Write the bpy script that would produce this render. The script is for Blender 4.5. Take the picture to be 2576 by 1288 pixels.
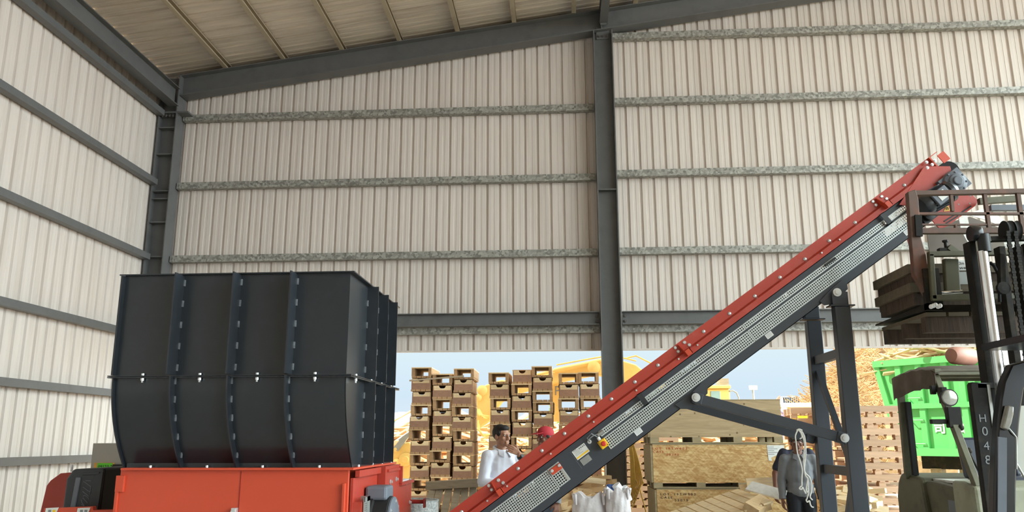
import bpy, bmesh, math, random
from mathutils import Vector, Matrix, Euler, noise
for _o in list(bpy.data.objects): bpy.data.objects.remove(_o)
SC = bpy.context.scene
COL = SC.collection
R = math.radians
rnd = random.Random(7)

# ------------------------------------------------------------------ camera
F_PX, PITCH, YAW, ROLL, CZ = 2028.0, math.atan(461/2028.0), R(3.6), 0.0025, 1.6
FW = Vector((-math.sin(YAW)*math.cos(PITCH), math.cos(YAW)*math.cos(PITCH), math.sin(PITCH)))
_rt = Vector((math.cos(YAW), math.sin(YAW), 0)); _up = _rt.cross(FW)
RT = _rt*math.cos(ROLL) - _up*math.sin(ROLL); UP = _up*math.cos(ROLL) + _rt*math.sin(ROLL)
CAM = Vector((0, 0, CZ))
cd = bpy.data.cameras.new('camera'); cam = bpy.data.objects.new('camera', cd); COL.objects.link(cam)
cd.sensor_width = 36; cd.lens = F_PX/2576*36; cd.clip_end = 2000; cd.clip_start = .05
cam.matrix_world = Matrix((( RT.x, UP.x, -FW.x, 0), (RT.y, UP.y, -FW.y, 0), (RT.z, UP.z, -FW.z, CZ), (0, 0, 0, 1)))
SC.camera = cam
def at(px, py, Y):
    """the point of the place, on the plane of depth Y, that the photograph shows at this pixel"""
    d = FW*F_PX + RT*(px-1288) - UP*(py-644)
    return CAM + d*(Y/d.y)

# ------------------------------------------------------------------ daylight
w = bpy.data.worlds.new('sky'); SC.world = w; w.use_nodes = True
nt = w.node_tree; nt.nodes.clear()
def wn(t, **k):
    n = nt.nodes.new(t)
    for a, b in k.items(): setattr(n, a, b)
    return n
tc = wn('ShaderNodeTexCoord')
dot = wn('ShaderNodeVectorMath', operation='DOT_PRODUCT'); dot.inputs[1].default_value = Vector((.97, -.16, .22)).normalized()
nt.links.new(tc.outputs['Generated'], dot.inputs[0])
mr = wn('ShaderNodeMapRange'); mr.inputs[1].default_value = .30; mr.inputs[2].default_value = .92; mr.inputs[3].default_value = .97; mr.inputs[4].default_value = 10.6
nt.links.new(dot.outputs['Value'], mr.inputs[0])
sep = wn('ShaderNodeSeparateXYZ'); nt.links.new(tc.outputs['Generated'], sep.inputs[0])
cr = wn('ShaderNodeValToRGB'); cr.color_ramp.elements[0].position = 0.0; cr.color_ramp.elements[0].color = (.82, .90, .98, 1)
cr.color_ramp.elements[1].position = .17; cr.color_ramp.elements[1].color = (.82, .98, 1.0, 1)
e = cr.color_ramp.elements.new(.05); e.color = (.68, .84, .97, 1)
nt.links.new(sep.outputs['Z'], cr.inputs[0])
bg = wn('ShaderNodeBackground'); out = wn('ShaderNodeOutputWorld')
nt.links.new(cr.outputs[0], bg.inputs[0]); nt.links.new(mr.outputs[0], bg.inputs[1]); nt.links.new(bg.outputs[0], out.inputs[0])
sd = bpy.data.lights.new('sun', 'SUN'); sd.energy = 7.5; sd.angle = R(1.2); sd.color = (1, .93, .82)
sun = bpy.data.objects.new('sun', sd); COL.objects.link(sun)
sun.rotation_euler = Vector((.84, -.10, -1.05)).to_track_quat('-Z', 'Y').to_euler()
SC.view_settings.view_transform = 'Standard'; SC.view_settings.look = 'None'
SC.view_settings.exposure = 0.0; SC.view_settings.gamma = 1.0; SC.view_settings.use_curve_mapping = False
SC.cycles.use_denoising = True; SC.cycles.max_bounces = 10; SC.cycles.diffuse_bounces = 6
SC.cycles.sample_clamp_indirect = 8

# ------------------------------------------------------------------ materials
M = {}
def mat(name, col, rough=.6, metal=0.0, var=.08, scale=6.0, bump=0.0, stretch=(1, 1, 1), rand=0.0, emit=None, spec=.5, dirt=None, dirt_amt=0.0, dirt_scale=3.0):
    m = bpy.data.materials.new(name); m.use_nodes = True; M[name] = m
    t = m.node_tree; b = t.nodes['Principled BSDF']
    b.inputs['Roughness'].default_value = rough; b.inputs['Metallic'].default_value = metal
    b.inputs['Specular IOR Level'].default_value = spec
    co = t.nodes.new('ShaderNodeTexCoord'); mp = t.nodes.new('ShaderNodeMapping'); mp.inputs['Scale'].default_value = stretch
    t.links.new(co.outputs['Object'], mp.inputs[0])
    nz = t.nodes.new('ShaderNodeTexNoise'); nz.inputs['Scale'].default_value = scale; nz.inputs['Detail'].default_value = 5
    t.links.new(mp.outputs[0], nz.inputs[0])
    rp = t.nodes.new('ShaderNodeMapRange'); rp.inputs[1].default_value = .3; rp.inputs[2].default_value = .7
    rp.inputs[3].default_value = 1-var; rp.inputs[4].default_value = 1+var
    t.links.new(nz.outputs[0], rp.inputs[0])
    hs = t.nodes.new('ShaderNodeHueSaturation'); hs.inputs['Color'].default_value = (*col, 1)
    val = rp.outputs[0]
    if rand:
        oi = t.nodes.new('ShaderNodeObjectInfo'); r2 = t.nodes.new('ShaderNodeMapRange')
        r2.inputs[3].default_value = 1-rand; r2.inputs[4].default_value = 1+rand
        t.links.new(oi.outputs['Random'], r2.inputs[0])
        mu = t.nodes.new('ShaderNodeMath'); mu.operation = 'MULTIPLY'
        t.links.new(val, mu.inputs[0]); t.links.new(r2.outputs[0], mu.inputs[1]); val = mu.outputs[0]
    t.links.new(val, hs.inputs['Value'])
    cout = hs.outputs[0]
    if dirt:
        n2 = t.nodes.new('ShaderNodeTexNoise'); n2.inputs['Scale'].default_value = dirt_scale; n2.inputs['Detail'].default_value = 8; n2.inputs['Roughness'].default_value = .7
        t.links.new(mp.outputs[0], n2.inputs[0])
        r3 = t.nodes.new('ShaderNodeMapRange'); r3.inputs[1].default_value = .5; r3.inputs[2].default_value = .72; r3.inputs[4].default_value = dirt_amt
        t.links.new(n2.outputs[0], r3.inputs[0])
        mx = t.nodes.new('ShaderNodeMix'); mx.data_type = 'RGBA'; mx.inputs[7].default_value = (*dirt, 1)
        t.links.new(r3.outputs[0], mx.inputs[0]); t.links.new(cout, mx.inputs[6]); cout = mx.outputs[2]
    t.links.new(cout, b.inputs['Base Color'])
    if bump:
        bp = t.nodes.new('ShaderNodeBump'); bp.inputs['Strength'].default_value = bump; bp.inputs['Distance'].default_value = .02
        t.links.new(nz.outputs[0], bp.inputs['Height']); t.links.new(bp.outputs[0], b.inputs['Normal'])
    if emit:
        b.inputs['Emission Color'].default_value = (*col, 1); b.inputs['Emission Strength'].default_value = emit
    return m
def H(h):
    """an sRGB hex colour as linear"""
    c = [int(h[i:i+2], 16)/255 for i in (0, 2, 4)]
    return tuple(x/12.92 if x <= .04045 else ((x+.055)/1.055)**2.4 for x in c)
mat('sheet_wall', H('cbc0b7'), .55, 0, .05, 3.0, 0, (6, 6, .25), dirt=H('9c8b78'), dirt_amt=.35, dirt_scale=.8)
mat('sheet_roof', H('c9bcad'), .6, 0, .10, 2.0, 0, (.4, 5, 1), dirt=H('8a7a68'), dirt_amt=.5, dirt_scale=1.2)
mat('steel_paint', H('5d5d5c'), .45, 0, .06, 5, dirt=H('3e3f40'), dirt_amt=.4)
mat('steel_rust', H('55504c'), .6, 0, .12, 5, dirt=H('4a3428'), dirt_amt=.6, dirt_scale=4)
mat('purlin', H('a89a84'), .6, 0, .08, 4, 0, (3, .4, 3), dirt=H('6e5b42'), dirt_amt=.5)
mat('concrete', H('b8b2a9'), .85, 0, .10, 2.0, .1)
mat('earth', H('c9b394'), .95, 0, .15, .6, .2, dirt=H('a8906c'), dirt_amt=.6, dirt_scale=.5)
mat('red', H('c84a2f'), .35, 0, .03, 3)
mat('red_worn', H('ae3b2c'), .4, 0, .05, 3, dirt=H('c8776a'), dirt_amt=.18, dirt_scale=9)
mat('dark_red', H('8a2018'), .5, 0, .05, 3)
mat('charcoal', H('25292e'), .30, 0, .04, 8, spec=.6, dirt=H('4c4f54'), dirt_amt=.10, dirt_scale=12)
mat('charcoal_frame', H('393d44'), .4, 0, .04, 8)
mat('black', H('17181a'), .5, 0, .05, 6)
mat('black_gloss', H('1c1d20'), .22, 0, .05, 6)
mat('rubber', H('111111'), .8, 0, .1, 6)
mat('plastic_dark', H('33373b'), .5, 0, .05, 10)
mat('plastic_mid', H('676d76'), .5, 0, .05, 10)
mat('zinc', H('d6d8d8'), .3, .6, .05, 10)
mat('weld', H('7c7f84'), .5, .3, .3, 40)
mat('perforated', H('c6cccb'), .38, .45, .06, 10)
mat('chrome', H('dfe1e2'), .12, 1, .05, 10)
mat('aluminium', H('a3a49f'), .4, .5, .05, 10)
mat('cabinet_grey', H('a9a79e'), .5, 0, .03, 4)
mat('white', H('eceded'), .5, 0, .03, 4)
mat('white_plate', H('ecebe6'), .5, 0, .08, 14, dirt=H('b9b3a6'), dirt_amt=.5, dirt_scale=9)
mat('label_white', H('dcdcd6'), .5, 0, .04, 30)
mat('ink', H('2a2a2c'), .7, 0, .1, 10)
mat('ink_red', H('b5482c'), .7, 0, .2, 60)
mat('ink_grey', H('85878a'), .7, 0, .1, 10)
mat('label_green', H('62d62a'), .5, 0, .03, 10)
mat('label_orange', H('e2a94e'), .5, 0, .03, 10)
mat('yellow', H('f2c21e'), .42, 0, .05, 8)
mat('estop_red', H('d0392a'), .4, 0, .03, 8)
mat('machine_yellow', H('e3c070'), .5, 0, .08, 3, dirt=H('cf9a4c'), dirt_amt=.5)
mat('glass_dark', H('8fa9a4'), .15, 0, .1, 2)
mat('glass_lens', H('a09f98'), .12, .3, .15, 20)
mat('pallet_wood', H('a88661'), .8, 0, .14, 9, .15, (1, 1, 4), rand=.16, dirt=H('7d5a3a'), dirt_amt=.4)
mat('pallet_ply', H('94705a'), .75, 0, .10, 6, .1, (2, 1, 6), rand=.14)
mat('pallet_light', H('dcc298'), .8, 0, .10, 8, .1, (1, 1, 5), rand=.12)
mat('pine', H('d8b88c'), .8, 0, .12, 7, .15, (.6, 5, 5), rand=.1, dirt=H('a87c50'), dirt_amt=.4)
mat('pine_pale', H('e3cba4'), .8, 0, .10, 7, .1, (.6, 5, 5), rand=.1, dirt=H('b3a08a'), dirt_amt=.4)
mat('weathered_wood', H('a3937c'), .85, 0, .2, 6, .2, (.7, 6, 6), dirt=H('6d6152'), dirt_amt=.6)
mat('red_pallet_wood', H('c4a488'), .8, 0, .14, 6, .15, (.6, 5, 5), rand=.14, dirt=H('9a7660'), dirt_amt=.5)
mat('crate_rail', H('665c4b'), .85, 0, .2, 6, .2, (.7, 6, 6), dirt=H('40372b'), dirt_amt=.5)
mat('old_crate_wood', H('4c3e33'), .85, 0, .25, 7, .25, (6, 6, .7), dirt=H('2c231c'), dirt_amt=.7)
mat('crate_skid', H('9a8a6a'), .85, 0, .15, 6, .2, (1, 5, 5))
mat('lumber', H('dcb88a'), .8, 0, .35, 1.3, .1, dirt=H('a87a52'), dirt_amt=.5, dirt_scale=2)
mat('brush', H('cfae80'), .9, 0, .35, 2.2, .1, dirt=H('8f6446'), dirt_amt=.6, dirt_scale=2)
mat('green', H('68c975'), .45, 0, .05, 2)
mat('olive', H('5c5a45'), .55, 0, .15, 5, 0, dirt=H('3c3526'), dirt_amt=.7, dirt_scale=4)
mat('olive_pale', H('8f8f7a'), .5, 0, .12, 4, 0, dirt=H('5c5238'), dirt_amt=.6, dirt_scale=3)
mat('rusty_rail', H('5e483d'), .6, .1, .18, 8, .1, dirt=H('8a4a36'), dirt_amt=.6, dirt_scale=5)
mat('mast_dark', H('1e1c19'), .65, 0, .15, 8, 0, spec=.25, dirt=H('4c4030'), dirt_amt=.6, dirt_scale=5)
mat('tarp', H('5d5248'), .85, 0, .25, 4, .25, dirt=H('2f2924'), dirt_amt=.6)
mat('seat_vinyl', H('2c3040'), .38, 0, .08, 8)
mat('tank_pink', H('c28b77'), .5, 0, .10, 5)
mat('bag_white', H('dcd6d8'), .85, 0, .07, 9, .6, dirt=H('b4a6a6'), dirt_amt=.6, dirt_scale=6)
mat('foam_white', H('eef0f2'), .6, 0, .03, 5)
mat('blue_film', H('3c5f9c'), .4, 0, .3, 14)
mat('hose_yellow', H('dcb75a'), .5, 0, .1, 10)
mat('rope_white', H('e2e0da'), .8, 0, .08, 60)
mat('skin_tan', H('a97b62'), .55, 0, .05, 12)
mat('skin_brown', H('7a5140'), .55, 0, .05, 12)
mat('hair', H('1f1a18'), .7, 0, .2, 40)
mat('eye_white', H('e6e0d8'), .3, 0, 0, 1)
mat('eye_dark', H('1a1412'), .3, 0, 0, 1)
mat('shirt_white', H('dfe2ee'), .8, 0, .03, 8, .1)
mat('shirt_grey', H('77797d'), .85, 0, .06, 8, .15)
mat('shirt_navy', H('2a2c3c'), .85, 0, .06, 8, .15)
mat('trousers_dark', H('23262e'), .85, 0, .06, 8, .15)
mat('jeans', H('7f93a6'), .85, 0, .35, 9, .2, dirt=H('4c5f74'), dirt_amt=.6, dirt_scale=7)
mat('cap_red', H('b8303a'), .8, 0, .05, 10)
mat('cap_dark', H('2c2826'), .8, 0, .05, 10)
mat('leaf', H('8fae4a'), .7, 0, .3, 5)
mat('house_white', H('e9e9ea'), .7, 0, .04, 2)
mat('house_grey', H('b9bdc4'), .7, 0, .04, 2)
mat('lilac_tarp', H('b9aedd'), .6, 0, .08, 3)
mat('chute_brown', H('6a6056'), .6, 0, .1, 5)
mat('warning_yellow', H('e0b24c'), .5, 0, .03, 8)

def galv(name, c0, c1, sc):
    m = bpy.data.materials.new(name); m.use_nodes = True; M[name] = m
    t = m.node_tree; b = t.nodes['Principled BSDF']; b.inputs['Roughness'].default_value = .45; b.inputs['Metallic'].default_value = .25
    co = t.nodes.new('ShaderNodeTexCoord'); v = t.nodes.new('ShaderNodeTexVoronoi'); v.inputs['Scale'].default_value = sc
    t.links.new(co.outputs['Object'], v.inputs['Vector'])
    s = t.nodes.new('ShaderNodeSeparateColor'); t.links.new(v.outputs['Color'], s.inputs[0])
    r = t.nodes.new('ShaderNodeValToRGB'); r.color_ramp.elements[0].color = (*c0, 1); r.color_ramp.elements[1].color = (*c1, 1)
    t.links.new(s.outputs[0], r.inputs[0]); t.links.new(r.outputs[0], b.inputs['Base Color'])
galv('galvanised', H('6f6d67'), H('a8a69e'), 26)
galv('galvanised_bright', H('8f9190'), H('c4c5c2'), 60)

def osb(name, dark, mid, light):
    m = bpy.data.materials.new(name); m.use_nodes = True; M[name] = m
    t = m.node_tree; b = t.nodes['Principled BSDF']; b.inputs['Roughness'].default_value = .8
    co = t.nodes.new('ShaderNodeTexCoord'); prev = None
    wob = t.nodes.new('ShaderNodeTexNoise'); wob.inputs['Scale'].default_value = 7
    t.links.new(co.outputs['Object'], wob.inputs[0])
    for k, (ang, sc) in enumerate(((.8, (11, 50, 48)), (-.75, (10, 50, 44)), (.08, (9, 50, 52)))):
        add = t.nodes.new('ShaderNodeMix'); add.data_type = 'VECTOR'; add.inputs[0].default_value = .025
        t.links.new(co.outputs['Object'], add.inputs[4]); t.links.new(wob.outputs['Color'], add.inputs[5])
        mp = t.nodes.new('ShaderNodeMapping'); mp.vector_type = 'TEXTURE'; mp.inputs['Rotation'].default_value = (0, ang, 0); mp.inputs['Scale'].default_value = [1/q for q in sc]
        t.links.new(add.outputs[1], mp.inputs[0])
        v = t.nodes.new('ShaderNodeTexVoronoi'); v.inputs['Scale'].default_value = 1.0; t.links.new(mp.outputs[0], v.inputs['Vector'])
        s = t.nodes.new('ShaderNodeSeparateColor'); t.links.new(v.outputs['Color'], s.inputs[0])
        if prev is None: prev = s.outputs[0]
        else:
            mx = t.nodes.new('ShaderNodeMix'); mx.data_type = 'FLOAT'; mx.inputs[0].default_value = .45
            t.links.new(prev, mx.inputs[2]); t.links.new(s.outputs[k % 3], mx.inputs[3]); prev = mx.outputs[0]
    r = t.nodes.new('ShaderNodeValToRGB'); el = r.color_ramp.elements
    el[0].position = .12; el[0].color = (*dark, 1); el[1].position = .88; el[1].color = (*light, 1)
    e2 = el.new(.5); e2.color = (*mid, 1)
    t.links.new(prev, r.inputs[0]); t.links.new(r.outputs[0], b.inputs['Base Color'])
osb('osb', H('ab7f48'), H('c09a64'), H('d8ba84'))

def plywood(name, c0, c1, knot):
    m = bpy.data.materials.new(name); m.use_nodes = True; M[name] = m
    t = m.node_tree; b = t.nodes['Principled BSDF']; b.inputs['Roughness'].default_value = .75
    co = t.nodes.new('ShaderNodeTexCoord'); mp = t.nodes.new('ShaderNodeMapping'); mp.inputs['Scale'].default_value = (1.2, 3, 14)
    t.links.new(co.outputs['Object'], mp.inputs[0])
    n = t.nodes.new('ShaderNodeTexNoise'); n.inputs['Scale'].default_value = 1.6; n.inputs['Detail'].default_value = 6; n.inputs['Distortion'].default_value = 1.4
    t.links.new(mp.outputs[0], n.inputs[0])
    r = t.nodes.new('ShaderNodeValToRGB'); r.color_ramp.elements[0].position = .3; r.color_ramp.elements[0].color = (*c0, 1)
    r.color_ramp.elements[1].position = .7; r.color_ramp.elements[1].color = (*c1, 1); t.links.new(n.outputs[0], r.inputs[0])
    v = t.nodes.new('ShaderNodeTexVoronoi'); v.inputs['Scale'].default_value = 6.5; t.links.new(co.outputs['Object'], v.inputs['Vector'])
    k = t.nodes.new('ShaderNodeMapRange'); k.inputs[1].default_value = .06; k.inputs[2].default_value = .12; k.inputs[3].default_value = .9; k.inputs[4].default_value = 0
    t.links.new(v.outputs['Distance'], k.inputs[0])
    mx = t.nodes.new('ShaderNodeMix'); mx.data_type = 'RGBA'; mx.inputs[7].default_value = (*knot, 1)
    t.links.new(k.outputs[0], mx.inputs[0]); t.links.new(r.outputs[0], mx.inputs[6]); t.links.new(mx.outputs[2], b.inputs['Base Color'])
plywood('plywood', H('9c8562'), H('b59d78'), H('54402a'))

# ------------------------------------------------------------------ building blocks
OFF = {}
class MB:
    """collects shapes in place coordinates; build() links them as ONE mesh object"""
    def __init__(s): s.v, s.f = [], []
    def add(s, vs, fs):
        o = len(s.v); s.v += [Vector(p) for p in vs]; s.f += [[i+o for i in f] for f in fs]; return s
    def box(s, c, d, rot=None):
        c = Vector(c); x, y, z = d[0]/2, d[1]/2, d[2]/2
        vs = [Vector(p) for p in ((-x,-y,-z),(x,-y,-z),(x,y,-z),(-x,y,-z),(-x,-y,z),(x,-y,z),(x,y,z),(-x,y,z))]
        if rot is not None: vs = [rot @ p for p in vs]
        return s.add([p+c for p in vs], [(0,3,2,1),(4,5,6,7),(0,1,5,4),(1,2,6,5),(2,3,7,6),(3,0,4,7)])
    def ext(s, a, b):
        """box between two corners"""
        a, b = Vector(a), Vector(b); return s.box((a+b)/2, [abs(q) for q in (b-a)])
    def bar(s, p0, p1, w, h, up=(0, 0, 1)):
        """bar from p0 to p1, w wide sideways, h along up"""
        p0, p1 = Vector(p0), Vector(p1); d = (p1-p0).normalized(); u = Vector(up); sd = d.cross(u)
        if sd.length < 1e-4: sd = d.cross(Vector((0, 1, 0)))
        sd.normalize(); u = sd.cross(d)
        rot = Matrix((sd, d, u)).transposed()
        return s.box((p0+p1)/2, (w, (p1-p0).length, h), rot)
    def prism(s, poly, off):
        """flat polygon pushed along off"""
        off = Vector(off); p = [Vector(q) for q in poly]; n = len(p)
        fs = [list(range(n))[::-1], list(range(n, 2*n))] + [(i, (i+1) % n, n+(i+1) % n, n+i) for i in range(n)]
        nrm = sum(((p[i]-p[0]).cross(p[(i+1) % n]-p[0]) for i in range(n)), Vector())
        if nrm.dot(off) < 0: fs = [f[::-1] for f in fs]
        return s.add(p+[q+off for q in p], fs)
    def sweep(s, prof, p0, p1, ax, ay, close=True):
        """profile of (a, b) pairs in the ax, ay plane carried from p0 to p1"""
        ax, ay = Vector(ax), Vector(ay); a = [Vector(p0)+ax*u+ay*q for u, q in prof]; b = [Vector(p1)+ax*u+ay*q for u, q in prof]; n = len(prof)
        m = n if close else n-1
        return s.add(a+b, [(i, (i+1) % n, n+(i+1) % n, n+i) for i in range(m)] + ([list(range(n))[::-1], list(range(n, 2*n))] if close else []))
    def tube(s, pts, r, seg=10, closed=False, caps=True):
        pts = [Vector(p) for p in pts]; n = len(pts); rings = []; prev = None
        for i in range(n):
            a = pts[(i-1) % n] if closed or i > 0 else pts[i]; b = pts[(i+1) % n] if closed or i < n-1 else pts[i]
            d = (b-a).normalized()
            if prev is None: prev = d.orthogonal().normalized()
            prev = (prev - d*prev.dot(d)); prev = prev.normalized() if prev.length > 1e-6 else d.orthogonal().normalized()
            q = d.cross(prev); rr = r[i] if isinstance(r, (list, tuple)) else r
            rings.append([pts[i]+(prev*math.cos(2*math.pi*k/seg)+q*math.sin(2*math.pi*k/seg))*rr for k in range(seg)])
        vs = [p for g in rings for p in g]; fs = []
        for i in range(n if closed else n-1):
            j = (i+1) % n
            for k in range(seg): fs.append((i*seg+k, i*seg+(k+1) % seg, j*seg+(k+1) % seg, j*seg+k))
        if caps and not closed: fs += [list(range(seg))[::-1], list(range((n-1)*seg, n*seg))]
        return s.add(vs, fs)
    def cyl(s, p0, p1, r, r1=None, seg=16): return s.tube([p0, p1], [r, r if r1 is None else r1], seg)
    def lathe(s, prof, o, axis, seg=20):
        """profile of (r, h) about axis through o"""
        a = Vector(axis).normalized(); o = Vector(o); u = a.orthogonal().normalized(); q = a.cross(u); n = len(prof)
        vs = [o+a*h+(u*math.cos(2*math.pi*k/seg)+q*math.sin(2*math.pi*k/seg))*max(r, 1e-4) for r, h in prof for k in range(seg)]
        fs = [(i*seg+k, i*seg+(k+1) % seg, (i+1)*seg+(k+1) % seg, (i+1)*seg+k) for i in range(n-1) for k in range(seg)]
        return s.add(vs, fs + [list(range(seg))[::-1], list(range((n-1)*seg, n*seg))])
    def ball(s, c, r, seg=14, rings=9, rot=None):
        c = Vector(c); r = Vector(r) if isinstance(r, (tuple, list, Vector)) else Vector((r, r, r)); vs = [Vector((0, 0, -1))]
        for i in range(1, rings):
            t = math.pi*i/rings
            vs += [Vector((math.sin(t)*math.cos(2*math.pi*k/seg), math.sin(t)*math.sin(2*math.pi*k/seg), -math.cos(t))) for k in range(seg)]
        vs.append(Vector((0, 0, 1))); L = len(vs)-1; fs = []
        for k in range(seg):
            fs.append((0, 1+(k+1) % seg, 1+k)); fs.append((L, L-seg+k, L-seg+(k+1) % seg))
        for i in range(rings-2):
            for k in range(seg):
                a = 1+i*seg+k; b = 1+i*seg+(k+1) % seg; fs.append((a, b, b+seg, a+seg))
        vs = [Vector((p.x*r.x, p.y*r.y, p.z*r.z)) for p in vs]
        if rot is not None: vs = [rot @ p for p in vs]
        return s.add([p+c for p in vs], fs)
    def mark(s):
        """closes one piece; build_each() makes a part of every piece"""
        if not hasattr(s, 'marks'): s.marks = [(0, 0)]
        s.marks.append((len(s.v), len(s.f))); return s
    def build_each(s, name, m, parent, **k):
        out = []
        for (v0, f0), (v1, f1) in zip(s.marks, s.marks[1:]):
            q = MB(); q.v = s.v[v0:v1]; q.f = [[i-v0 for i in f] for f in s.f[f0:f1]]; out.append(q.build(name, m, parent, **k))
        return out
    def build(s, name, m, parent=None, smooth=False, bevel=0, seg=2):
        off = OFF.get(parent.name, Vector()) if parent else Vector()
        me = bpy.data.meshes.new(name); me.from_pydata([p-off for p in s.v], [], s.f); me.update()
        bm = bmesh.new(); bm.from_mesh(me); bmesh.ops.recalc_face_normals(bm, faces=bm.faces); bm.to_mesh(me); bm.free()
        me.materials.append(M[m] if isinstance(m, str) else m)
        if smooth: me.shade_smooth(); me.set_sharp_from_angle(angle=R(smooth if smooth is not True else 38))
        o = bpy.data.objects.new(name, me); COL.objects.link(o)
        if parent: o.parent = parent; OFF[o.name] = off
        if bevel:
            b = o.modifiers.new('bevel', 'BEVEL'); b.width = bevel; b.segments = seg; b.limit_method = 'ANGLE'; b.angle_limit = R(40)
        return o
def tag(o, label=None, cat=None, group=None, kind=None):
    for k, v in (('label', label), ('category', cat), ('group', group), ('kind', kind)):
        if v: o[k] = v
    return o
def thing(name, loc, label, cat, group=None, kind=None):
    o = bpy.data.objects.new(name, None); COL.objects.link(o); o.location = loc; o.empty_display_size = .1
    OFF[o.name] = Vector(loc); return tag(o, label, cat, group, kind)
def solo(mb, name, m, label, cat, group=None, kind=None, **k):
    """a thing that is one mesh; its origin goes to its base"""
    n = len(mb.v); c = sum(mb.v, Vector())/n; c.z = min(p.z for p in mb.v)
    mb.v = [p-c for p in mb.v]; o = mb.build(name, m, **k); o.location = c
    return tag(o, label, cat, group, kind)
def struct(mb, name, m, **k): return tag(mb.build(name, m, **k), kind='structure')
def copy_tree(o, parent=None):
    c = o.copy(); COL.objects.link(c); c.parent = parent
    for ch in o.children: copy_tree(ch, c)
    return c
def flow(pts, n=6):
    """a smooth line through the points"""
    p = [Vector(q) for q in pts]; out = []
    for i in range(len(p)-1):
        a, b, c, d = p[max(i-1, 0)], p[i], p[i+1], p[min(i+2, len(p)-1)]
        for k in range(n): u = k/n; out.append(.5*((2*b)+(c-a)*u+(2*a-5*b+4*c-d)*u*u+(3*b-a-3*c+d)*u**3))
    return out+[p[-1]]
def text_part(name, s, m, parent, o, ax, ay, size, depth=.002, align='LEFT', squeeze=1.0, bold=0.0):
    """writing laid at point o along ax (reading direction) and ay (up)"""
    cu = bpy.data.curves.new(name, 'FONT'); cu.body = s; cu.size = size; cu.extrude = depth/2; cu.offset = bold; cu.align_x = align; cu.resolution_u = 3
    t = bpy.data.objects.new('tmp_text', cu); COL.objects.link(t); dg = bpy.context.evaluated_depsgraph_get()
    me = bpy.data.meshes.new_from_object(t.evaluated_get(dg)); bpy.data.objects.remove(t)
    ax, ay = Vector(ax).normalized(), Vector(ay).normalized(); az = ax.cross(ay); off = OFF.get(parent.name, Vector())
    for v in me.vertices: v.co = Vector(o)-off + ax*(v.co.x*squeeze) + ay*v.co.y + az*v.co.z
    me.materials.clear(); me.materials.append(M[m]); ob = bpy.data.objects.new(name, me); COL.objects.link(ob); ob.parent = parent; OFF[ob.name] = off
    return ob
ORD = ['topmost', 'second', 'third', 'fourth', 'fifth', 'sixth', 'seventh', 'eighth', 'ninth', 'tenth', 'eleventh', 'twelfth', 'thirteenth', 'fourteenth', 'fifteenth', 'sixteenth']

# ------------------------------------------------------------------ the shed
XL, YB, YF, XR = -7.62, 14.2, -13.0, 13.0
def raf(x): return 8.02 + .135*(x+7.1)            # underside of the rafter
def roof(x): return raf(x) + .42 + .14
Z_OPEN = 3.14
struct(MB().ext((XL-.2, YF, -.25), (XR, YB+.1, 0)), 'floor', 'concrete')
struct(MB().ext((-220, -60, -.6), (220, 320, -.02)), 'ground', 'earth')
def sheet(n0, n1, pitch, groove, depth):
    """corrugated profile as (along, inward depth) pairs"""
    pts = []; a = n0
    while a < n1:
        pan = pitch-groove
        pts += [(a, 0), (a+pan*.36, 0), (a+pan*.38, .004), (a+pan*.62, .004), (a+pan*.64, 0), (a+pan, 0), (a+pan+groove*.22, depth), (a+pan+groove*.78, depth)]
        a += pitch
    pts.append((a, 0)); return pts
m = MB(); pr = sheet(XL-.05, XR, .235, .058, .034)
for a, d in pr: m.v += [Vector((a, YB+d, Z_OPEN)), Vector((a, YB+d, roof(a)))]
m.f += [[2*i, 2*i+2, 2*i+3, 2*i+1] for i in range(len(pr)-1)]
struct(m, 'wall_back', 'sheet_wall')
m = MB(); pr = sheet(YF, YB+.05, .235, .058, .034)
for a, d in pr: m.v += [Vector((XL-d, a, 0)), Vector((XL-d, a, roof(XL)))]
m.f += [[2*i, 2*i+2, 2*i+3, 2*i+1] for i in range(len(pr)-1)]
struct(m, 'wall_left', 'sheet_wall')
m = MB(); pr = sheet(YF, YB+.3, .30, .07, .03)
for a, d in pr: m.v += [Vector((XL-.1, a, roof(XL-.1)+d)), Vector((XR, a, roof(XR)+d))]
m.f += [[2*i, 2*i+2, 2*i+3, 2*i+1] for i in range(len(pr)-1)]
struct(m, 'ceiling', 'sheet_roof')
m = MB(); pr = sheet(XL-.05, XR, .235, .058, .034)
for a, d in pr: m.v += [Vector((a, YF-d, 0)), Vector((a, YF-d, roof(a)))]
m.f += [[2*i, 2*i+2, 2*i+3, 2*i+1] for i in range(len(pr)-1)]
struct(m, 'wall_front_light_block', 'sheet_wall')  # unseen end wall, added to block light from behind the camera
m = MB().ext((XL-.02, YB-.012, Z_OPEN-.03), (XR, YB+.05, Z_OPEN))
struct(m, 'trim_1', 'sheet_wall')

def I_prof(w, h, tw=.012, tf=.016):
    a, b, c = w/2, h/2, tw/2
    return [(-a, -b), (a, -b), (a, -b+tf), (c, -b+tf), (c, b-tf), (a, b-tf), (a, b), (-a, b), (-a, b-tf), (-c, b-tf), (-c, -b+tf), (-a, -b+tf)]
def C_prof(w, h, t=.006, lip=.022):
    """C section, open towards +a, w deep, h tall"""
    return [(0, 0), (w, 0), (w, lip), (w-t, lip), (w-t, t), (t, t), (t, h-t), (w-t, h-t), (w-t, h-lip), (w, h-lip), (w, h), (0, h)]
def bolt_mb(mb, p, n, r=.014, h=.012):
    n = Vector(n).normalized(); mb.cyl(Vector(p), Vector(p)+n*h*.3, r*1.6, seg=12); return mb.cyl(Vector(p)+n*h*.2, Vector(p)+n*h, r, seg=6)
X, Y = Vector((1, 0, 0)), Vector((0, 1, 0)); Z = Vector((0, 0, 1))
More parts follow.
